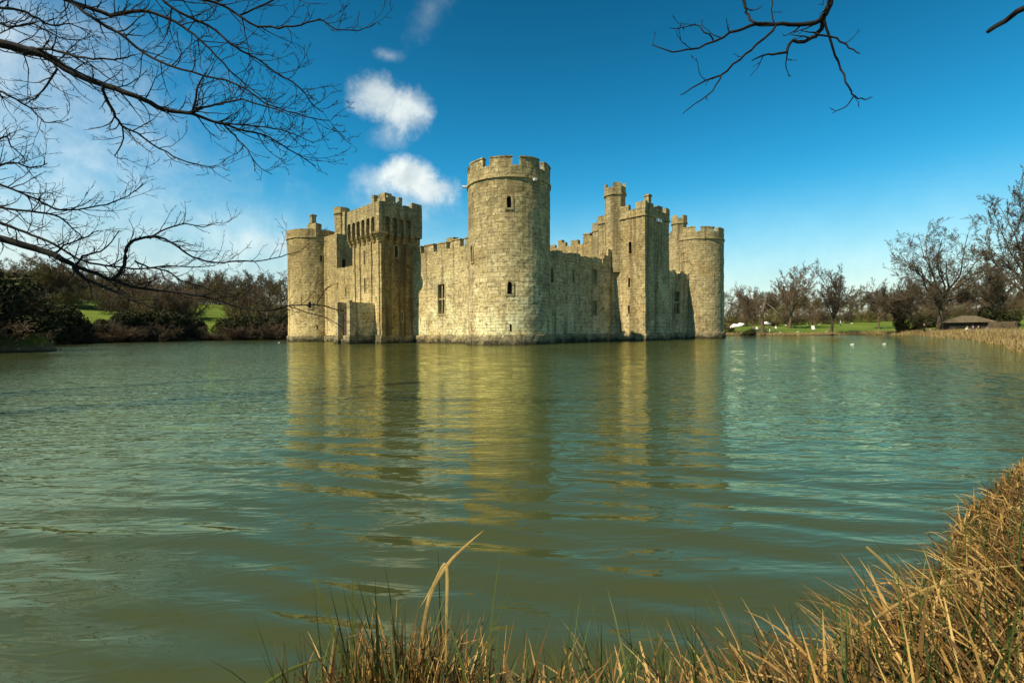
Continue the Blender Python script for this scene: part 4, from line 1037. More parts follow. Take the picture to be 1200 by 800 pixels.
near_tree('overhanging_tree', 'leafless tree whose dark limbs hang over the water from the left', (TL[0], TL[1], gl - 0.3),
    [((TL[0], TL[1], gl - 0.3), 0.62), ((TL[0] + 0.05, TL[1], 1.5), 0.46), ((TL[0], TL[1], 4.0), 0.42), ((TL[0] - 0.1, TL[1], 7.0), 0.36), ((TL[0], TL[1] + 0.1, 10.5), 0.25), ((TL[0], TL[1], 13.5), 0.1)],
    [([(0, 51, 11.5), (49, 64, 10), (90, 88, 9), (124, 101, 7.6), (157, 112, 6.4), (187, 126, 5.4), (225, 134, 4.2), (255, 144, 3.2), (285, 152, 2.6), (315, 161, 2.1), (337, 174, 1.7), (371, 195, 1.1)], 6.4, 6.9, (TL[0], TL[1], 4.6), 1, 1),
     ([(79, -2, 4.5), (99, 15, 4), (139, 39, 3.6), (169, 62, 3.2), (199, 77, 2.8), (240, 88, 2.5), (277, 99, 2.2), (311, 120, 1.9), (337, 131, 1.7), (369, 139, 1.3), (386, 141, 1)], 6.0, 6.2, (TL[0], TL[1], 7.5), 1, 0.9),
     ([(187, -2, 3.6), (210, 15, 3.3), (244, 30, 3), (270, 51, 2.7), (292, 64, 2.4), (322, 84, 2), (352, 103, 1.7), (367, 124, 1.4), (379, 131, 1)], 5.8, 6.4, (TL[0], TL[1], 8.6), 1, 0.9),
     ([(225, -2, 3.4), (255, 4, 3.2), (281, 19, 3), (300, 30, 2.7), (326, 32, 2.3), (352, 30, 2), (375, 23, 1.8), (394, 34, 1.5), (420, 36, 1.3), (439, 28, 1)], 5.6, 5.9, (TL[0], TL[1], 9.2), 0.8, 0.8),
     ([(281, 19, 2.4), (311, 4, 2), (345, -6, 1.5)], 5.75, 5.9, None, 0.8, 0.8),
     ([(70, -4, 5.2), (120, 15, 5), (135, 17, 4.8), (165, 13, 4.2), (195, 21, 3.6), (221, 37, 3.1), (240, 52, 2.6), (262, 75, 2.2), (285, 97, 1.7), (322, 124, 1)], 6.9, 7.2, (TL[0], TL[1], 8.0), 1, 0.9),
     ([(120, 100, 4), (129, 124, 3.4), (139, 141, 3), (144, 148, 2.7), (161, 157, 2.4), (187, 174, 2), (210, 186, 1.7), (240, 195, 1.3), (253, 195, 1)], 6.5, 6.8, None, 1, 0.9),
     ([(144, 147, 2), (142, 169, 1.6), (135, 184, 1.2), (150, 186, 0.9)], 6.6, 6.6, None, 1, 0.7),
     ([(225, 134, 3.2), (229, 120, 2.8), (232, 101, 2.2), (242, 86, 1.4)], 6.6, 6.7, None, 1, 0.7),
     ([(227, 131, 3), (244, 124, 2.6), (285, 118, 2.1), (319, 127, 1.6), (345, 138, 1)], 6.6, 6.4, None, 1, 0.9),
     ([(-5, 106, 2.8), (19, 116, 2.4), (37, 129, 2), (52, 142, 1.5), (71, 141, 1)], 6.2, 6.3, (TL[0], TL[1], 4.2), 1.2, 0.8),
     ([(60, 69, 3), (66, 82, 2.8), (56, 99, 2.3), (41, 116, 1.6), (28, 122, 1)], 6.45, 6.4, None, 1.2, 0.8),
     ([(37, 57, 3.5), (60, 58, 3.2), (82, 64, 2.9), (109, 69, 2.5), (142, 69, 2), (157, 64, 1.2)], 6.4, 6.2, None, 1.2, 0.8),
     ([(-5, 8, 3.5), (26, 13, 3), (45, 22, 2.6), (60, 30, 2.2), (82, 28, 1.6), (110, 40, 1)], 6.3, 6.4, (TL[0], TL[1], 6.3), 1.3, 0.9),
     ([(-5, 26, 3), (15, 32, 2.6), (40, 28, 2.2), (70, 44, 1.7), (95, 47, 1)], 6.7, 6.8, (TL[0], TL[1], 5.6), 1.3, 0.9),
     ([(255, 144, 2.4), (290, 147, 2), (320, 150, 1.6), (350, 160, 1.2), (368, 168, 0.9)], 6.75, 6.6, None, 1, 0.7),
     ([(262, 146, 2.2), (275, 160, 1.8), (290, 175, 1.5), (300, 192, 1.2), (318, 205, 0.9)], 6.7, 6.7, None, 1, 0.7)],
    21, 11.0, 0.66)
TL2 = (-13.5, 8.2); gl2 = hz(*TL2)
near_tree('overhanging_tree', 'leafless tree whose lowest limb reaches across to the left tower', (TL2[0], TL2[1], gl2 - 0.3),
    [((TL2[0], TL2[1], gl2 - 0.3), 0.55), ((TL2[0], TL2[1], 1.5), 0.40), ((TL2[0] - 0.1, TL2[1], 4.0), 0.35), ((TL2[0], TL2[1] + 0.2, 7.5), 0.26), ((TL2[0], TL2[1], 11), 0.1)],
    [([(0, 279, 9.5), (28, 287, 9), (52, 294, 8.4), (74, 304, 7.2), (88, 311, 5.4), (105, 318, 4.6), (133, 329, 4), (158, 336, 3.6), (196, 341, 3.2), (231, 346, 2.9), (259, 353, 2.6), (287, 362, 2.3), (315, 364, 2), (336, 359, 1.8), (371, 357, 1.5), (399, 364, 1)], 8.2, 8.8, (TL2[0], TL2[1], 3.2), 0.75, 0.85),
     ([(86, 312, 4.6), (93, 322, 4), (105, 329, 3.6), (126, 338, 3.1), (147, 348, 2.5), (168, 357, 1.8), (185, 359, 1)], 8.3, 8.2, None, 0.8, 0.8),
     ([(-4, 259, 4), (21, 269, 3.6), (45, 278, 3.3), (70, 290, 3), (91, 303, 2.8), (115, 310, 2.6), (140, 313, 2.4), (164, 315, 2.2), (196, 311, 1.9), (224, 313, 1.5), (252, 311, 1)], 8.6, 8.4, (TL2[0], TL2[1], 3.6), 0.75, 0.8),
     ([(133, 328, 4.2), (140, 320, 4.2), (145, 310, 4.2), (147, 294, 4.2), (157, 282, 3.6), (175, 278, 3.2), (192, 280, 2.8), (210, 290, 2.5), (227, 301, 2.2), (252, 308, 2), (280, 306, 1.8), (301, 306, 1.5), (329, 301, 1.3), (350, 294, 1)], 8.4, 8.6, None, 0.8, 0.85),
     ([(175, 278, 2.4), (196, 268, 2), (217, 262, 1.7), (238, 266, 1.3), (255, 261, 0.9)], 8.45, 8.4, None, 0.9, 0.8),
     ([(-4, 214, 3.2), (21, 224, 2.8), (42, 233, 2.6), (66, 245, 2.3), (91, 245, 2), (115, 241, 1.8), (140, 234, 1.5), (154, 227, 1.2), (168, 215, 0.9)], 8.0, 8.1, (TL2[0], TL2[1], 4.6), 1.1, 0.9),
     ([(-4, 243, 3.2), (35, 248, 2.8), (63, 252, 2.4), (80, 262, 1.9), (98, 280, 1.2)], 8.1, 8.3, (TL2[0], TL2[1], 4.1), 1.1, 0.9),
     ([(158, 306, 2.4), (175, 313, 2.2), (196, 318, 2), (217, 331, 1.7), (238, 336, 1.4), (266, 350, 1)], 8.5, 8.7, None, 0.8, 0.8),
     ([(-4, 196, 2.8), (15, 190, 2.3), (35, 196, 1.8), (55, 192, 1.2)], 7.9, 8.0, (TL2[0], TL2[1], 5.0), 1.6, 0.9),
     ([(-4, 165, 2.6), (8, 160, 2.0), (14, 172, 1.5), (30, 186, 1.0)], 7.9, 8.0, (TL2[0], TL2[1], 5.5), 1.6, 0.8),
     ([(88, 311, 3), (97, 300, 2.6), (112, 296, 2.1), (125, 290, 1.6), (140, 270, 1)], 8.35, 8.4, None, 0.9, 0.7),
     ([(60, 299, 2.6), (75, 288, 2.2), (95, 280, 1.8), (115, 270, 1)], 8.3, 8.3, None, 0.9, 0.7),
     ([(371, 357, 1.4), (378, 344, 1.2), (386, 335, 0.9)], 8.75, 8.8, None, 0.8, 0.35),
     ([(340, 359, 1.5), (360, 366, 1.3), (382, 372, 1), (400, 383, 0.8)], 8.75, 8.8, None, 0.5, 0.35)],
    33, 9.5, 0.70)
TR = (6.4, 1.3); gr = hz(*TR)
near_tree('overhanging_tree', 'leafless tree whose mossy limbs hang into the top right sky', (TR[0], TR[1], gr - 0.3),
    [((TR[0], TR[1], gr - 0.3), 0.5), ((TR[0], TR[1], 1.5), 0.36), ((TR[0], TR[1] + 0.1, 4.0), 0.32), ((TR[0] - 0.2, TR[1] + 0.1, 7.5), 0.22), ((TR[0], TR[1], 10), 0.08)],
    [([(975, -6, 8), (969, 13, 7.6), (960, 24, 6.4), (940, 29, 5.2), (918, 28, 4.8), (886, 29, 4.2), (863, 37, 3.4), (837, 48, 2.8), (811, 58, 2.3), (789, 60.5, 1.8), (764, 54, 1.1)], 4.4, 4.7, (TR[0], TR[1], 5.6), 0.55, 0.55),
     ([(966, 17, 6), (962, 33, 5.6), (951, 46, 5), (929, 49.5, 4.2), (919.5, 61.6, 3.4), (899, 64, 2.4), (881, 70, 1.2)], 4.45, 4.6, None, 0.6, 0.5),
     ([(910, 30, 3.2), (888, 53, 3), (866, 70, 2.8), (844, 88, 2.5), (819, 99, 1.9), (797, 112, 1.1)], 4.55, 4.7, None, 0.45, 0.5),
     ([(844, 88, 2), (835, 106, 1.7), (815, 121, 1.4), (800, 133, 1)], 4.62, 4.65, None, 0.3, 0.3),
     ([(966, 24, 3.2), (976, 55, 2.8), (985.5, 81, 2.5), (995, 101, 2.2), (1002, 114, 1.9), (1013, 117, 1.5), (1022, 114, 1)], 4.45, 4.5, None, 0.35, 0.35),
     ([(1001, 111, 1.7), (992, 125, 1.4), (975, 132, 1)], 4.5, 4.5, None, 0.5, 0.25),
     ([(958, 40, 2.6), (980, 46, 2.3), (995, 55, 2), (1007.5, 63, 1.3)], 4.45, 4.3, None, 0.0, 0.3),
     ([(870, -6, 4), (873, 8, 3.6), (877, 18, 3.2), (886, 28, 3)], 4.8, 4.6, (TR[0], TR[1], 6.8), 0.5, 0.5),
     ([(837, 48, 2), (826, 37, 1.7), (815, 29, 1.5), (808, 31, 1.3), (787, 33, 0.9)], 4.65, 4.6, None, 0.6, 0.4),
     ([(1230, -6, 8), (1200, 9, 7.4), (1178, 24, 6.6), (1162, 35, 5.8), (1157, 38, 4)], 3.6, 3.7, (TR[0], TR[1], 4.6), 0.0, 0.3),
     ([(905, -8, 2), (905, 10, 1.6), (906, 27, 1.8)], 4.7, 4.6, None, 0.3, 0.3)],
    5, 8.0, 0.5)

# ------------------------------------------------------------------ grasses and reeds
def blades(n, root, rs, Lr, Wr, lean, bend, K=6, seed=0, fold=0.0, dirb=None, lscale=None):
    """ribbons: root (n,3); each leans over towards its own heading and bends further along its length"""
    R = np.random.RandomState(seed)
    L = R.uniform(*Lr, n) * (1 if lscale is None else lscale); W = R.uniform(*Wr, n)
    hd = R.uniform(0, 2 * math.pi, n) if dirb is None else dirb[0] + R.normal(0, dirb[1], n)
    a0 = np.abs(R.normal(lean[0], lean[1], n)); bd = np.maximum(0, R.normal(bend[0], bend[1], n))
    kink = R.uniform(0.25, 0.9, n); ks = np.where(R.uniform(0, 1, n) < fold, R.uniform(0.8, 1.9, n), 0)
    h = np.stack([np.cos(hd), np.sin(hd), np.zeros(n)], 1); sdv = np.stack([-np.sin(hd), np.cos(hd), np.zeros(n)], 1)
    tw = R.uniform(-0.9, 0.9, n)
    P = root.copy(); pts = []
    for i in range(K + 1):
        t_ = i / K
        an = a0 + bd * t_ ** 1.3 + ks * (t_ > kink)
        w_ = W * (1 - t_ ** 2.2) * (0.55 + 0.45 * min(1, t_ * 4)) + 0.0004
        nn = sdv * np.cos(tw * t_)[:, None] + (h * np.cos(an)[:, None] - np.array([0, 0, 1.0]) * np.sin(an)[:, None]) * np.sin(tw * t_)[:, None]
        pts.append(np.stack([P - nn * w_[:, None] * 0.5, P + nn * w_[:, None] * 0.5], 1))
        P = P + (h * np.sin(an)[:, None] + np.array([0, 0, 1.0]) * np.cos(an)[:, None]) * (L / K)[:, None]
    X = np.stack(pts, 1)                       # n, K+1, 2, 3
    v = X.reshape(-1, 3)
    i = (np.arange(n)[:, None] * (K + 1) + np.arange(K)[None, :]) * 2
    q = np.stack([i, i + 1, i + 3, i + 2], -1).reshape(-1, 4)
    tint = np.repeat(R.uniform(0, 1, n), (K + 1) * 2)
    return v, q, tint
def solo(pts, w0, d):
    """one curved blade laid out point by point at one distance"""
    P_ = [Vector((0, 0, CAMH)) + pdir(*p) * (d / pdir(*p).y) for p in pts]
    P_, _ = smooth_poly(P_, [0] * len(P_), 4); n = len(P_); V = []
    for i, p in enumerate(P_):
        tt = (P_[min(i + 1, n - 1)] - P_[max(i - 1, 0)]).normalized(); sv = tt.cross(Vector((0.2, 1, 0.1))).normalized()
        w_ = w0 * (0.7 + 0.3 * min(1, i / 4)) * (1 - (i / (n - 1)) ** 3) + 0.0006
        V += [p - sv * w_ / 2, p + Vector((0, -w_ * 0.22, 0)), p + sv * w_ / 2]
    Q_ = [(3 * i + k, 3 * i + k + 1, 3 * i + k + 4, 3 * i + k + 3) for i in range(n - 1) for k in range(2)]
    return np.array([tuple(p) for p in V]), np.array(Q_), np.full(len(V), 0.9)
def blade_obj(name, sets, mat, parent=None):
    V, Q, T, off = [], [], [], 0
    for v, q, t_ in sets: V.append(v); Q.append(q + off); T.append(t_); off += len(v)
    me = np_mesh(name, np.concatenate(V), np.concatenate(Q), smooth=True)
    at_ = me.attributes.new('tint', 'FLOAT', 'POINT'); at_.data.foreach_set('value', np.concatenate(T).astype(np.float32))
    return link(name, me, mat, parent)
def blade_mat(name, stops, scale=14.0):
    m, t = new_mat(name)
    a = t.n('ShaderNodeAttribute', attribute_name='tint').outputs['Fac']
    cr = t.n('ShaderNodeValToRGB', i_Fac=a)
    el = cr.color_ramp.elements
    for i, (p, c) in enumerate(stops):
        e = el[i] if i < 2 else el.new(p)
        e.position = p; e.color = (*c, 1)
    geo = t.n('ShaderNodeNewGeometry').outputs['Position']
    nz = t.noise(geo, scale, 3, 0.6)
    c = t.mix(t.m('MULTIPLY', t.ss(nz, 0.45, 0.75), 0.55), cr.outputs[0], (0.07, 0.045, 0.02))
    d = t.n('ShaderNodeBsdfPrincipled', i_Roughness=0.6); t.put(d.inputs['Base Color'], c); d.inputs['Specular IOR Level'].default_value = 0.25
    tr = t.n('ShaderNodeBsdfTranslucent'); t.put(tr.inputs['Color'], c)
    mx = t.n('ShaderNodeMixShader', i_0=0.28, i_1=d.outputs[0], i_2=tr.outputs[0])
    t.n('ShaderNodeOutputMaterial', i_Surface=mx.outputs[0])
    return m
M['dry'] = blade_mat('dry_sedge', ((0.0, (0.05, 0.028, 0.010)), (1.0, (0.66, 0.46, 0.17)), (0.40, (0.20, 0.105, 0.028)), (0.75, (0.47, 0.28, 0.075))))
M['green'] = blade_mat('green_sedge', ((0.0, (0.035, 0.06, 0.012)), (1.0, (0.13, 0.15, 0.03)), (0.5, (0.06, 0.095, 0.018))))
M['reed'] = blade_mat('pale_reeds', ((0.0, (0.24, 0.16, 0.06)), (1.0, (0.56, 0.42, 0.19)), (0.5, (0.42, 0.30, 0.12))), 3.0)

def strip_roots(n, seed, x0, x1, inland, jitter=0.0, rmax=None):
    """points on land within a strip along the shore between two x values near the camera"""
    R = np.random.RandomState(seed); out = []; tot = 0
    while tot < n:
        x = R.uniform(x0, x1, 40000); y = R.uniform(0.4, rmax or 6.5, 40000)
        sd = sdist(x, y)
        k = (sd > -0.03) & (sd < inland) & (y > np.abs(x) * 0.62 + 0.25)
        d_ = np.hypot(x, y); k &= R.uniform(0, 1, len(x)) < np.clip(2.2 / d_, 0, 1)
        out.append(np.stack([x[k], y[k], height(x[k], y[k]) - 0.02], 1)); tot += k.sum()
    return np.concatenate(out)[:n]
rt = strip_roots(11000, 1, -0.1, 7.0, 2.6)
rt_edge = strip_roots(1500, 2, -0.75, 6.5, 0.22)
tag(blade_obj('dry_grass', [blades(11000, rt, 0, (0.30, 0.75), (0.005, 0.014), (0.95, 0.42), (0.9, 0.6), 8, 3, 0.40, (rad(150), 1.3), np.interp(rt[:, 0], [0, 0.6, 1.2, 1.8, 2.6, 4], [0.54, 0.58, 0.62, 0.46, 0.31, 0.21])),
                            blades(1500, rt_edge, 0, (0.16, 0.40), (0.004, 0.010), (0.35, 0.25), (0.9, 0.6), 6, 4, 0.55, None, np.interp(rt_edge[:, 0], [-0.5, 0.8, 1.6, 2.4, 4], [0.7, 0.75, 0.8, 0.6, 0.45])),
                            solo([(1062, 700), (1090, 690), (1120, 676), (1160, 666), (1204, 661)], 0.018, 1.75), solo([(1000, 742), (1040, 715), (1085, 690), (1130, 684)], 0.012, 1.6), solo([(1015, 640), (1045, 668), (1068, 700), (1078, 735)], 0.010, 1.7)], M['dry']), 'tangled dry yellow grass bent over on the near bank', 'grass', kind='stuff')
rt2 = strip_roots(900, 5, -0.6, 6.5, 0.9)
rt3 = strip_roots(150, 12, -0.1, 1.5, 0.3)
tag(blade_obj('green_grass', [blades(150, rt3, 0, (0.26, 0.46), (0.004, 0.009), (0.14, 0.12), (0.3, 0.3), 6, 17, 0.03), blades(900, rt2, 0, (0.20, 0.42), (0.004, 0.009), (0.16, 0.14), (0.3, 0.3), 6, 6, 0.03, None, np.interp(rt2[:, 0], [0, 1.5, 2.6, 4], [1.0, 1.0, 0.7, 0.5]))], M['green']), 'sparse green blades standing up through the dry grass', 'grass', kind='stuff')
# tuft at the lower middle
R = np.random.RandomState(8)
def tuft_roots(n, cx, cy, sx, sy, s):
    Q_ = np.random.RandomState(s); x = Q_.normal(cx, sx, n); y = Q_.normal(cy, sy, n); return np.stack([x, y, np.maximum(height(x, y), -0.05) - 0.03], 1)
e = empty('sedge_tuft', (-0.36, 1.34, 0.0), 'upright sedge tuft of mixed dry and green blades at the lower middle edge', 'grass')
def tuft_part(name, sets, mat):
    o = blade_obj(name, sets, mat); o.data.transform(Matrix.Translation((0.36, -1.34, 0.0))); o.parent = e
tuft_part('dry_blades', [blades(760, tuft_roots(760, -0.32, 1.34, 0.125, 0.05, 1), 0, (0.26, 0.46), (0.005, 0.011), (0.18, 0.14), (0.35, 0.4), 7, 9, 0.45)], M['dry'])
tuft_part('green_blades', [blades(70, tuft_roots(70, -0.36, 1.34, 0.12, 0.05, 2), 0, (0.38, 0.62), (0.005, 0.010), (0.14, 0.12), (0.25, 0.25), 7, 10, 0.05)], M['green'])
# a few taller blades of the tuft
for mat_, nm_, lb_, spec in (('dry', 'tall_blade', 'tall pale blade leaning right', ([(490, 780), (503, 700), (524, 662), (545, 640), (567, 621)], 0.011, 1.40)),
                             ('dry', 'folded_blade', 'tan blade folded over at its tip', ([(522, 790), (523, 720), (524, 680), (521, 660), (505, 690), (492, 712)], 0.009, 1.38)),
                             ('green', 'low_blade', 'bright green blade slanting in low', ([(296, 812), (325, 792), (352, 779), (395, 765)], 0.011, 1.32)),
                             ('green', 'dark_blade', 'dark green blade leaning left', ([(405, 790), (388, 730), (376, 700), (367, 669)], 0.010, 1.36))):
    tuft_part(nm_, [solo(*spec)], M[mat_])
# reed beds along the right bank further off
def reed_roots(n, seed):
    Q_ = np.random.RandomState(seed); out = []; tot = 0
    while tot < n:
        t_ = Q_.uniform(0, 1, 30000); x = 18 + 70 * t_; y = 12 + 100 * t_ + Q_.uniform(-18, 14, 30000)
        sd = sdist(x, y); k = (sd > -0.4) & (sd < 4.5) & (y > 0.9 * x); k &= Q_.uniform(0, 1, len(x)) < np.clip(28 / np.hypot(x, y), 0.15, 1)
        out.append(np.stack([x[k], y[k], np.maximum(height(x[k], y[k]), -0.1)], 1)); tot += k.sum()
    return np.concatenate(out)[:n]
n_ = 15000
tag(blade_obj('reed_bed', [blades(n_, reed_roots(n_, 4), 0, (0.30, 0.85), (0.02, 0.05), (0.25, 0.2), (0.5, 0.4), 4, 14, 0.2)], M['reed']), 'pale dry reeds along the curving right bank', 'reeds', kind='stuff')
# bank grass further left and along the lawn shore
def shore_roots(n, seed, box):
    Q_ = np.random.RandomState(seed); out = []; tot = 0
    while tot < n:
        x = Q_.uniform(box[0], box[1], 40000); y = Q_.uniform(box[2], box[3], 40000); sd = sdist(x, y); k = (sd > 0.0) & (sd < 1.8)
        out.append(np.stack([x[k], y[k], height(x[k], y[k])], 1)); tot += k.sum()
    return np.concatenate(out)[:n]
tag(blade_obj('shore_grass', [blades(3500, shore_roots(3500, 6, (48, 86, 102, 125)), 0, (0.25, 0.6), (0.04, 0.09), (0.4, 0.3), (0.5, 0.4), 3, 15), blades(2500, shore_roots(2500, 7, (-72, -34, 30, 110)), 0, (0.25, 0.7), (0.04, 0.09), (0.4, 0.3), (0.5, 0.4), 3, 16)], M['reed']), 'dead grass fringing the far shores', 'grass', kind='stuff')

# ------------------------------------------------------------------ people, birds, shed, picnic things
def skin_mesh(name, joints, edges, radii, hair=True):
    me = bpy.data.meshes.new(name); me.from_pydata([tuple(j) for j in joints], edges, [])
    o = bpy.data.objects.new(name, me); COL.objects.link(o)
    sk = o.modifiers.new('skin', 'SKIN'); sk.use_smooth_shade = True
    for i, r_ in enumerate(radii): me.skin_vertices[0].data[i].radius = (r_, r_) if not isinstance(r_, tuple) else r_
    me.skin_vertices[0].data[0].use_root = True
    sb = o.modifiers.new('sub', 'SUBSURF'); sb.levels = 1; sb.render_levels = 1
    dg = bpy.context.evaluated_depsgraph_get(); ev = o.evaluated_get(dg)
    out = bpy.data.meshes.new_from_object(ev); bpy.data.objects.remove(o); return out
def person_mesh(pose):
    if pose == 'stand':
        J = [(0, 0, 0.95), (0, 0.01, 1.15), (0, 0, 1.38), (0, 0, 1.50), (0, -0.02, 1.60), (0, -0.02, 1.74),
             (0.10, 0, 0.92), (0.11, -0.02, 0.50), (0.12, 0.02, 0.08), (0.13, -0.13, 0.04), (-0.10, 0, 0.92), (-0.12, 0.03, 0.50), (-0.13, 0.06, 0.08), (-0.14, -0.09, 0.04),
             (0.19, 0, 1.40), (0.24, 0.03, 1.12), (0.22, -0.08, 0.86), (0.215, -0.11, 0.76), (-0.19, 0, 1.40), (-0.24, 0.03, 1.12), (-0.2, -0.14, 0.93), (-0.17, -0.19, 0.86)]
        hem = 0.90
    else:
        J = [(0, 0, 0.14), (0, 0.03, 0.34), (0, -0.02, 0.58), (0, -0.03, 0.70), (0, -0.06, 0.79), (0, -0.06, 0.93),
             (0.10, -0.02, 0.13), (0.16, -0.42, 0.30), (0.14, -0.62, 0.07), (0.15, -0.76, 0.05), (-0.10, -0.02, 0.13), (-0.18, -0.40, 0.26), (-0.10, -0.60, 0.07), (-0.10, -0.74, 0.05),
             (0.19, -0.02, 0.60), (0.25, -0.04, 0.34), (0.18, -0.28, 0.32), (0.15, -0.38, 0.33), (-0.19, -0.02, 0.60), (-0.25, 0.0, 0.34), (-0.16, -0.25, 0.30), (-0.12, -0.34, 0.31)]
        hem = 0.20
    E_ = [(0, 1), (1, 2), (2, 3), (3, 4), (4, 5), (0, 6), (6, 7), (7, 8), (8, 9), (0, 10), (10, 11), (11, 12), (12, 13), (2, 14), (14, 15), (15, 16), (16, 17), (2, 18), (18, 19), (19, 20), (20, 21)]
    Rd = [0.15, 0.15, 0.16, 0.06, 0.095, 0.085, 0.10, 0.065, 0.045, 0.04, 0.10, 0.065, 0.045, 0.04, 0.065, 0.048, 0.036, 0.038, 0.065, 0.048, 0.036, 0.038]
    me = skin_mesh('person_body', J, E_, Rd)
    for k in range(3): me.materials.append(None)
    neck = J[3][2] - 0.02
    for p in me.polygons:
        c = p.center
        hand = min((c - Vector(J[17])).length, (c - Vector(J[21])).length) < 0.09
        leg = c.z < hem or (pose != 'stand' and c.y < -0.10 and not (c.z > 0.28 and abs(c.x) > 0.1 and c.y > -0.3 and c.z > 0.33))
        p.material_index = 0 if (c.z > neck or hand) else 2 if leg else 1
    hd = Vector(J[5])
    hb = bmesh.new(); bmesh.ops.create_icosphere(hb, subdivisions=2, radius=0.115)
    for v in list(hb.verts):
        if v.co.z < -0.02 and v.co.y < 0.02: hb.verts.remove(v)
    for v in hb.verts: v.co = Vector((v.co.x * 0.95, v.co.y * 1.05 + 0.02, v.co.z * 1.0 + 0.0)) + hd
    hm = bpy.data.meshes.new('person_hair'); hb.to_mesh(hm); hb.free(); hm.materials.append(M['hair'])
    return me, hm
PM = {k: person_mesh(k) for k in ('stand', 'sit')}
def person(pose, x, y, rz, top, legs, label, z=None, group=None, sc=1.0):
    me, hm = PM[pose]
    e = empty('person', (x, y, hz(x, y) if z is None else z), label, 'person', group, rz); e.scale = (sc, sc, sc)
    b_ = bpy.data.objects.new('body', me); COL.objects.link(b_); b_.parent = e
    for i, mt in enumerate(('skin', top, legs)): b_.material_slots[i].link = 'OBJECT'; b_.material_slots[i].material = M[mt]
    h_ = bpy.data.objects.new('hair', hm); COL.objects.link(h_); h_.parent = e
    return e
for pose, px, d, rz, top, legs, lb in (
        ('stand', 1083, 84, 0.3, 'cloth_black', 'cloth_black', 'person in a long black outfit standing left of the great oak'),
        ('sit', 1090, 84, -0.6, 'cloth_grey', 'cloth_jeans', 'person in grey crouching beside the foot of the great oak'),
        ('sit', 1133, 70, 0.2, 'cloth_white', 'cloth_navy', 'person in a white top sitting in front of the shed'),
        ('sit', 1140, 70, -0.3, 'cloth_navy', 'cloth_black', 'person in a navy top sitting right of the white topped sitter'),
        ('sit', 1146, 71, 0.5, 'cloth_navy', 'cloth_jeans', 'person in navy sitting furthest right in the dark group by the shed'),
        ('sit', 1157, 69, -0.2, 'cloth_pink', 'cloth_white', 'person in a pink top sitting apart near the reeds'),
        ('stand', 857, 121, 0.3, 'cloth_black', 'cloth_black', 'person in black standing left of the long white parasol'),
        ('stand', 887, 119, -0.5, 'cloth_white', 'cloth_jeans', 'person in a white shirt standing between the two parasols'),
        ('stand', 882, 120, 0.8, 'cloth_grey', 'cloth_black', 'person in grey standing close left of the white shirted one'),
        ('sit', 896, 119, 0.0, 'cloth_black', 'cloth_jeans', 'person in black sitting under the right parasol'),
        ('stand', 902, 120, 1.6, 'cloth_navy', 'cloth_white', 'person in navy with white trousers right of the parasols'),
        ('stand', 909, 119, -1.2, 'cloth_white', 'cloth_grey', 'person in white standing furthest right of the parasol group'),
        ('stand', 985, 140, 0.8, 'cloth_white', 'cloth_jeans', 'person in a white top standing right of the lone lawn tree'),
        ('sit', 927, 152, 0.1, 'cloth_white', 'cloth_grey', 'person in white sitting at the back of the lawn')):
    x, y = at(px, d); person(pose, x, y, rz, top, legs, lb)
for i, (s_, o_) in enumerate(((23.0, 4.6), (22.3, 4.4), (21.4, 4.7), (20.6, 4.5), (19.8, 4.65))):
    p = C0 + fL(s_ - 0.3, o_ - 0.35, 15.62); person('stand', p.x, p.y, 0.4 * i, 'cloth_black' if i % 2 else 'cloth_navy', 'cloth_black', 'visitor in dark clothes looking over the gate tower parapet', z=p.z, group='visitors on top of the gate tower', sc=1.0)

def parasol(px, d, rx, H, tilt, label):
    x, y = at(px, d); e = empty('parasol', (x, y, hz(x, y)), label, 'parasol')
    n = 8; v = [(0, 0, H)]; 
    for k in range(n): v.append((rx * math.cos(2 * math.pi * k / n), rx * math.sin(2 * math.pi * k / n), H - 0.55))
    for k in range(n): v.append((rx * math.cos(2 * math.pi * k / n), rx * math.sin(2 * math.pi * k / n), H - 0.75))
    for k in range(n): v.append((0.97 * rx * math.cos(2 * math.pi * k / n), 0.97 * rx * math.sin(2 * math.pi * k / n), H - 0.6))
    v.append((0, 0, H - 0.06))
    f = [(0, 1 + k, 1 + (k + 1) % n) for k in range(n)] + [(1 + k, 9 + k, 9 + (k + 1) % n, 1 + (k + 1) % n) for k in range(n)] + [(25, 17 + (k + 1) % n, 17 + k) for k in range(n)]
    me = bpy.data.meshes.new('canopy'); me.from_pydata(v, [], f); o = link('canopy', me, M['white'], e); o.rotation_euler = (0, tilt, 0)
    link('pole', np_mesh('pole', *tubes([([Vector((0, 0, -0.2)), Vector((0, 0, H - 0.1))], [0.03, 0.03])], 8)), M['wood_pale'], e)
    mb = MB(); mb.hexa([Vector((0.3 * math.cos(k * math.pi / 4), 0.3 * math.sin(k * math.pi / 4), 0)) for k in range(8)], [Vector((0.25 * math.cos(k * math.pi / 4), 0.25 * math.sin(k * math.pi / 4), 0.12)) for k in range(8)], 5); mb.build('base', M['cloth_grey'], e, 0)
parasol(863, 123, 1.1, 2.4, -0.35, 'tilted white parasol furthest left on the far lawn'); parasol(870, 120.5, 1.1, 2.7, -0.3, 'white parasol overlapping the tilted one by the far right tower'); parasol(897, 121, 1.2, 2.7, 0.1, 'white parasol standing right of the dead tree')
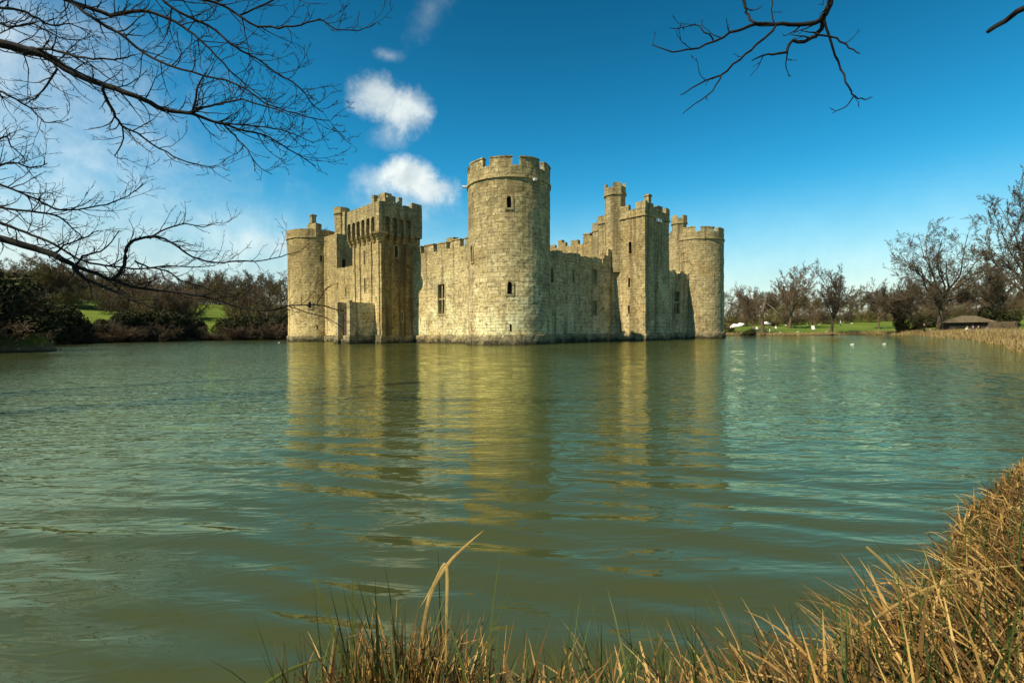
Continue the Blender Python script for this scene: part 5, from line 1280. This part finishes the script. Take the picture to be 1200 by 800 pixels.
# white board leaning on two legs on the lawn
x, y = at(953.5, 120); e = empty('sign_board', (x, y, hz(x, y)), 'blank white board tilted back on two legs on the lawn', 'sign', rz=0.15)
fb = lambda s, o, z: Vector((s, o, z))
mb = MB(); mb.hexa([fb(-0.48, -0.02, 0.35), fb(0.42, -0.02, 0.35), fb(0.42, 0.03, 0.36), fb(-0.48, 0.03, 0.36)], [fb(-0.36, 0.40, 1.30), fb(0.54, 0.40, 1.30), fb(0.54, 0.45, 1.31), fb(-0.36, 0.45, 1.31)], 3); mb.build('panel', M['white'], e, 0)
for s in (-0.3, 0.35): mb = MB(); mb.box(fb, s - 0.04, s + 0.04, 0.06, 0.14, -0.1, 0.6, 3); mb.build('leg', M['timber'], e, 0)
# picnic tables
def picnic(px, d, rz, label):
    x, y = at(px, d); e = empty('picnic_table', (x, y, hz(x, y)), label, 'table', 'picnic tables on the far lawn', rz)
    mb = MB(); mb.box(fb, -0.9, 0.9, -0.38, 0.38, 0.70, 0.75, 3); mb.build('tabletop', M['timber'], e, 0)
    for s in (-1, 1):
        mb = MB(); mb.box(fb, -0.9, 0.9, s * 0.75 - 0.14, s * 0.75 + 0.14, 0.42, 0.46, 3); mb.build('bench_seat', M['timber'], e, 0)
        mb = MB(); mb.hexa([fb(s * 0.6 - .04, -0.8, 0), fb(s * 0.6 + .04, -0.8, 0), fb(s * 0.6 + .04, -0.7, 0), fb(s * 0.6 - .04, -0.7, 0)], [fb(s * 0.6 - .04, -0.3, .69), fb(s * 0.6 + .04, -0.3, .69), fb(s * 0.6 + .04, -0.2, .69), fb(s * 0.6 - .04, -0.2, .69)], 3); mb.hexa([fb(s * 0.6 - .04, 0.7, 0), fb(s * 0.6 + .04, 0.7, 0), fb(s * 0.6 + .04, 0.8, 0), fb(s * 0.6 - .04, 0.8, 0)], [fb(s * 0.6 - .04, 0.2, .69), fb(s * 0.6 + .04, 0.2, .69), fb(s * 0.6 + .04, 0.3, .69), fb(s * 0.6 - .04, 0.3, .69)], 3); mb.build('leg', M['timber'], e, 0)
picnic(865, 120.5, 0.2, 'brown picnic table under the left parasols'); picnic(893, 120.5, -0.3, 'brown picnic table beside the right parasol')

def duck_mesh():
    J = [(0, 0, 0.10), (0, 0.20, 0.13), (0, 0.32, 0.17), (0, -0.18, 0.12), (0, -0.25, 0.24), (0, -0.27, 0.33)]
    return skin_mesh('bird_body', J, [(0, 1), (1, 2), (0, 3), (3, 4), (4, 5)], [(0.14, 0.12), (0.11, 0.09), (0.03, 0.02), (0.10, 0.09), 0.045, 0.055])
DM = duck_mesh(); DM.materials.append(M['feather'])
bk = MB(); bk.hexa([Vector((-0.025, -0.32, 0.33)), Vector((0.025, -0.32, 0.33)), Vector((0.025, -0.32, 0.36)), Vector((-0.025, -0.32, 0.36))], [Vector((-0.03, -0.42, 0.325)), Vector((0.03, -0.42, 0.325)), Vector((0.03, -0.42, 0.335)), Vector((-0.03, -0.42, 0.335))], 3)
BKO = None
def bird(x, y, z, rz, name, label, sc=1.0, group=None):
    global BKO
    e = empty(name, (x, y, z), label, 'bird', group, rz); e.scale = (sc, sc, sc)
    o = bpy.data.objects.new('body', DM); COL.objects.link(o); o.parent = e
    if BKO is None: BKO = bk.build('beak', M['beak'], e, 0)
    else:
        b_ = BKO.copy(); COL.objects.link(b_); b_.parent = e
for px, py, rz, lb in ((998.5, 403.5, 1.3, 'white duck swimming left of another on the right water'), (1036, 403, 1.5, 'white duck swimming right of another on the right water'), (327, 400.5, 1.2, 'white duck swimming close left of the left round tower')):
    v = pdir(px, py); k = -CAMH / v.z; k = min(k, 46 if px > 900 else 70); bird(v.x * k, v.y * k, -0.05, rz, 'duck', lb, 0.45)
for i, (px, d, lb) in enumerate(((847, 117, 'white bird on the shore beside the far right tower'), (914, 116, 'white bird on the mud right of the parasols'), (935, 116, 'white bird at the shore left of the white board'), (968, 112.5, 'white bird at the foot of the lone lawn tree'), (1055, 104, 'white bird at the water edge by the ivy tree'))):
    x, y = at(px, d); bird(x, y, hz(x, y) + 0.02, 0.7 * i, 'white_bird', lb, 1.0)
for px, d in ((921, 150), (946, 148), (960, 150), (986, 152), (998, 150)):
    x, y = at(px, d); bird(x, y, hz(x, y) + 0.02, rng.uniform(0, 6), 'white_bird', 'white bird resting on the bright green lawn', 1.1, 'white birds on the lawn')

# shed with a hipped shingle roof
x, y = at(1134, 80); e = empty('shed', (x, y, hz(x, y) - 0.1), 'low dark shed with a hipped shingle roof under the great oak', 'shed', rz=-0.5)
mb = MB(); mb.box(fb, -2.7, 2.7, -1.6, 1.6, -0.3, 1.75, 1); mb.build('wall', M['planks'], e, 0.01)
mb = MB(); r0 = [fb(-3.2, -2.1, 1.6), fb(3.2, -2.1, 1.6), fb(3.2, 2.1, 1.6), fb(-3.2, 2.1, 1.6)]; r1 = [fb(-0.9, -0.05, 2.75), fb(0.9, -0.05, 2.75), fb(0.9, 0.05, 2.75), fb(-0.9, 0.05, 2.75)]
mb.hexa(r0, r1, 0.5); mb.build('roof', M['shingle'], e, 0.03)
mb = MB(); mb.box(fb, 0.4, 1.3, -1.66, -1.6, 0, 1.5, 2); mb.build('dark_doorway', M['void'], e, 0)
mb = MB(); mb.box(fb, -1.9, -0.8, -1.66, -1.6, 0.7, 1.3, 2); mb.build('window', M['void'], e, 0)
# board fence right of the shed
x, y = at(1158, 76); x2, y2 = at(1192, 70); dv = Vector((x2 - x, y2 - y, 0)); ln = dv.length; dv.normalize(); nv = Vector((-dv.y, dv.x, 0))
e = empty('board_fence', (x, y, hz(x, y)), 'weathered brown board fence running right from the shed', 'fence')
ff_ = lambda s, o, z: dv * s + nv * o + Vector((0, 0, z))
mb = MB()
for k in range(int(ln / 0.22)): mb.box(ff_, k * 0.22, k * 0.22 + 0.20, 0, 0.03, -0.2, 1.5 + rng.uniform(-0.04, 0.04), 2)
mb.build('boards', M['timber'], e, 0.005)
for k in range(4): mb = MB(); mb.box(ff_, k * ln / 3.05, k * ln / 3.05 + 0.1, 0.035, 0.13, -0.2, 1.6, 2); mb.build('post', M['planks'], e, 0)
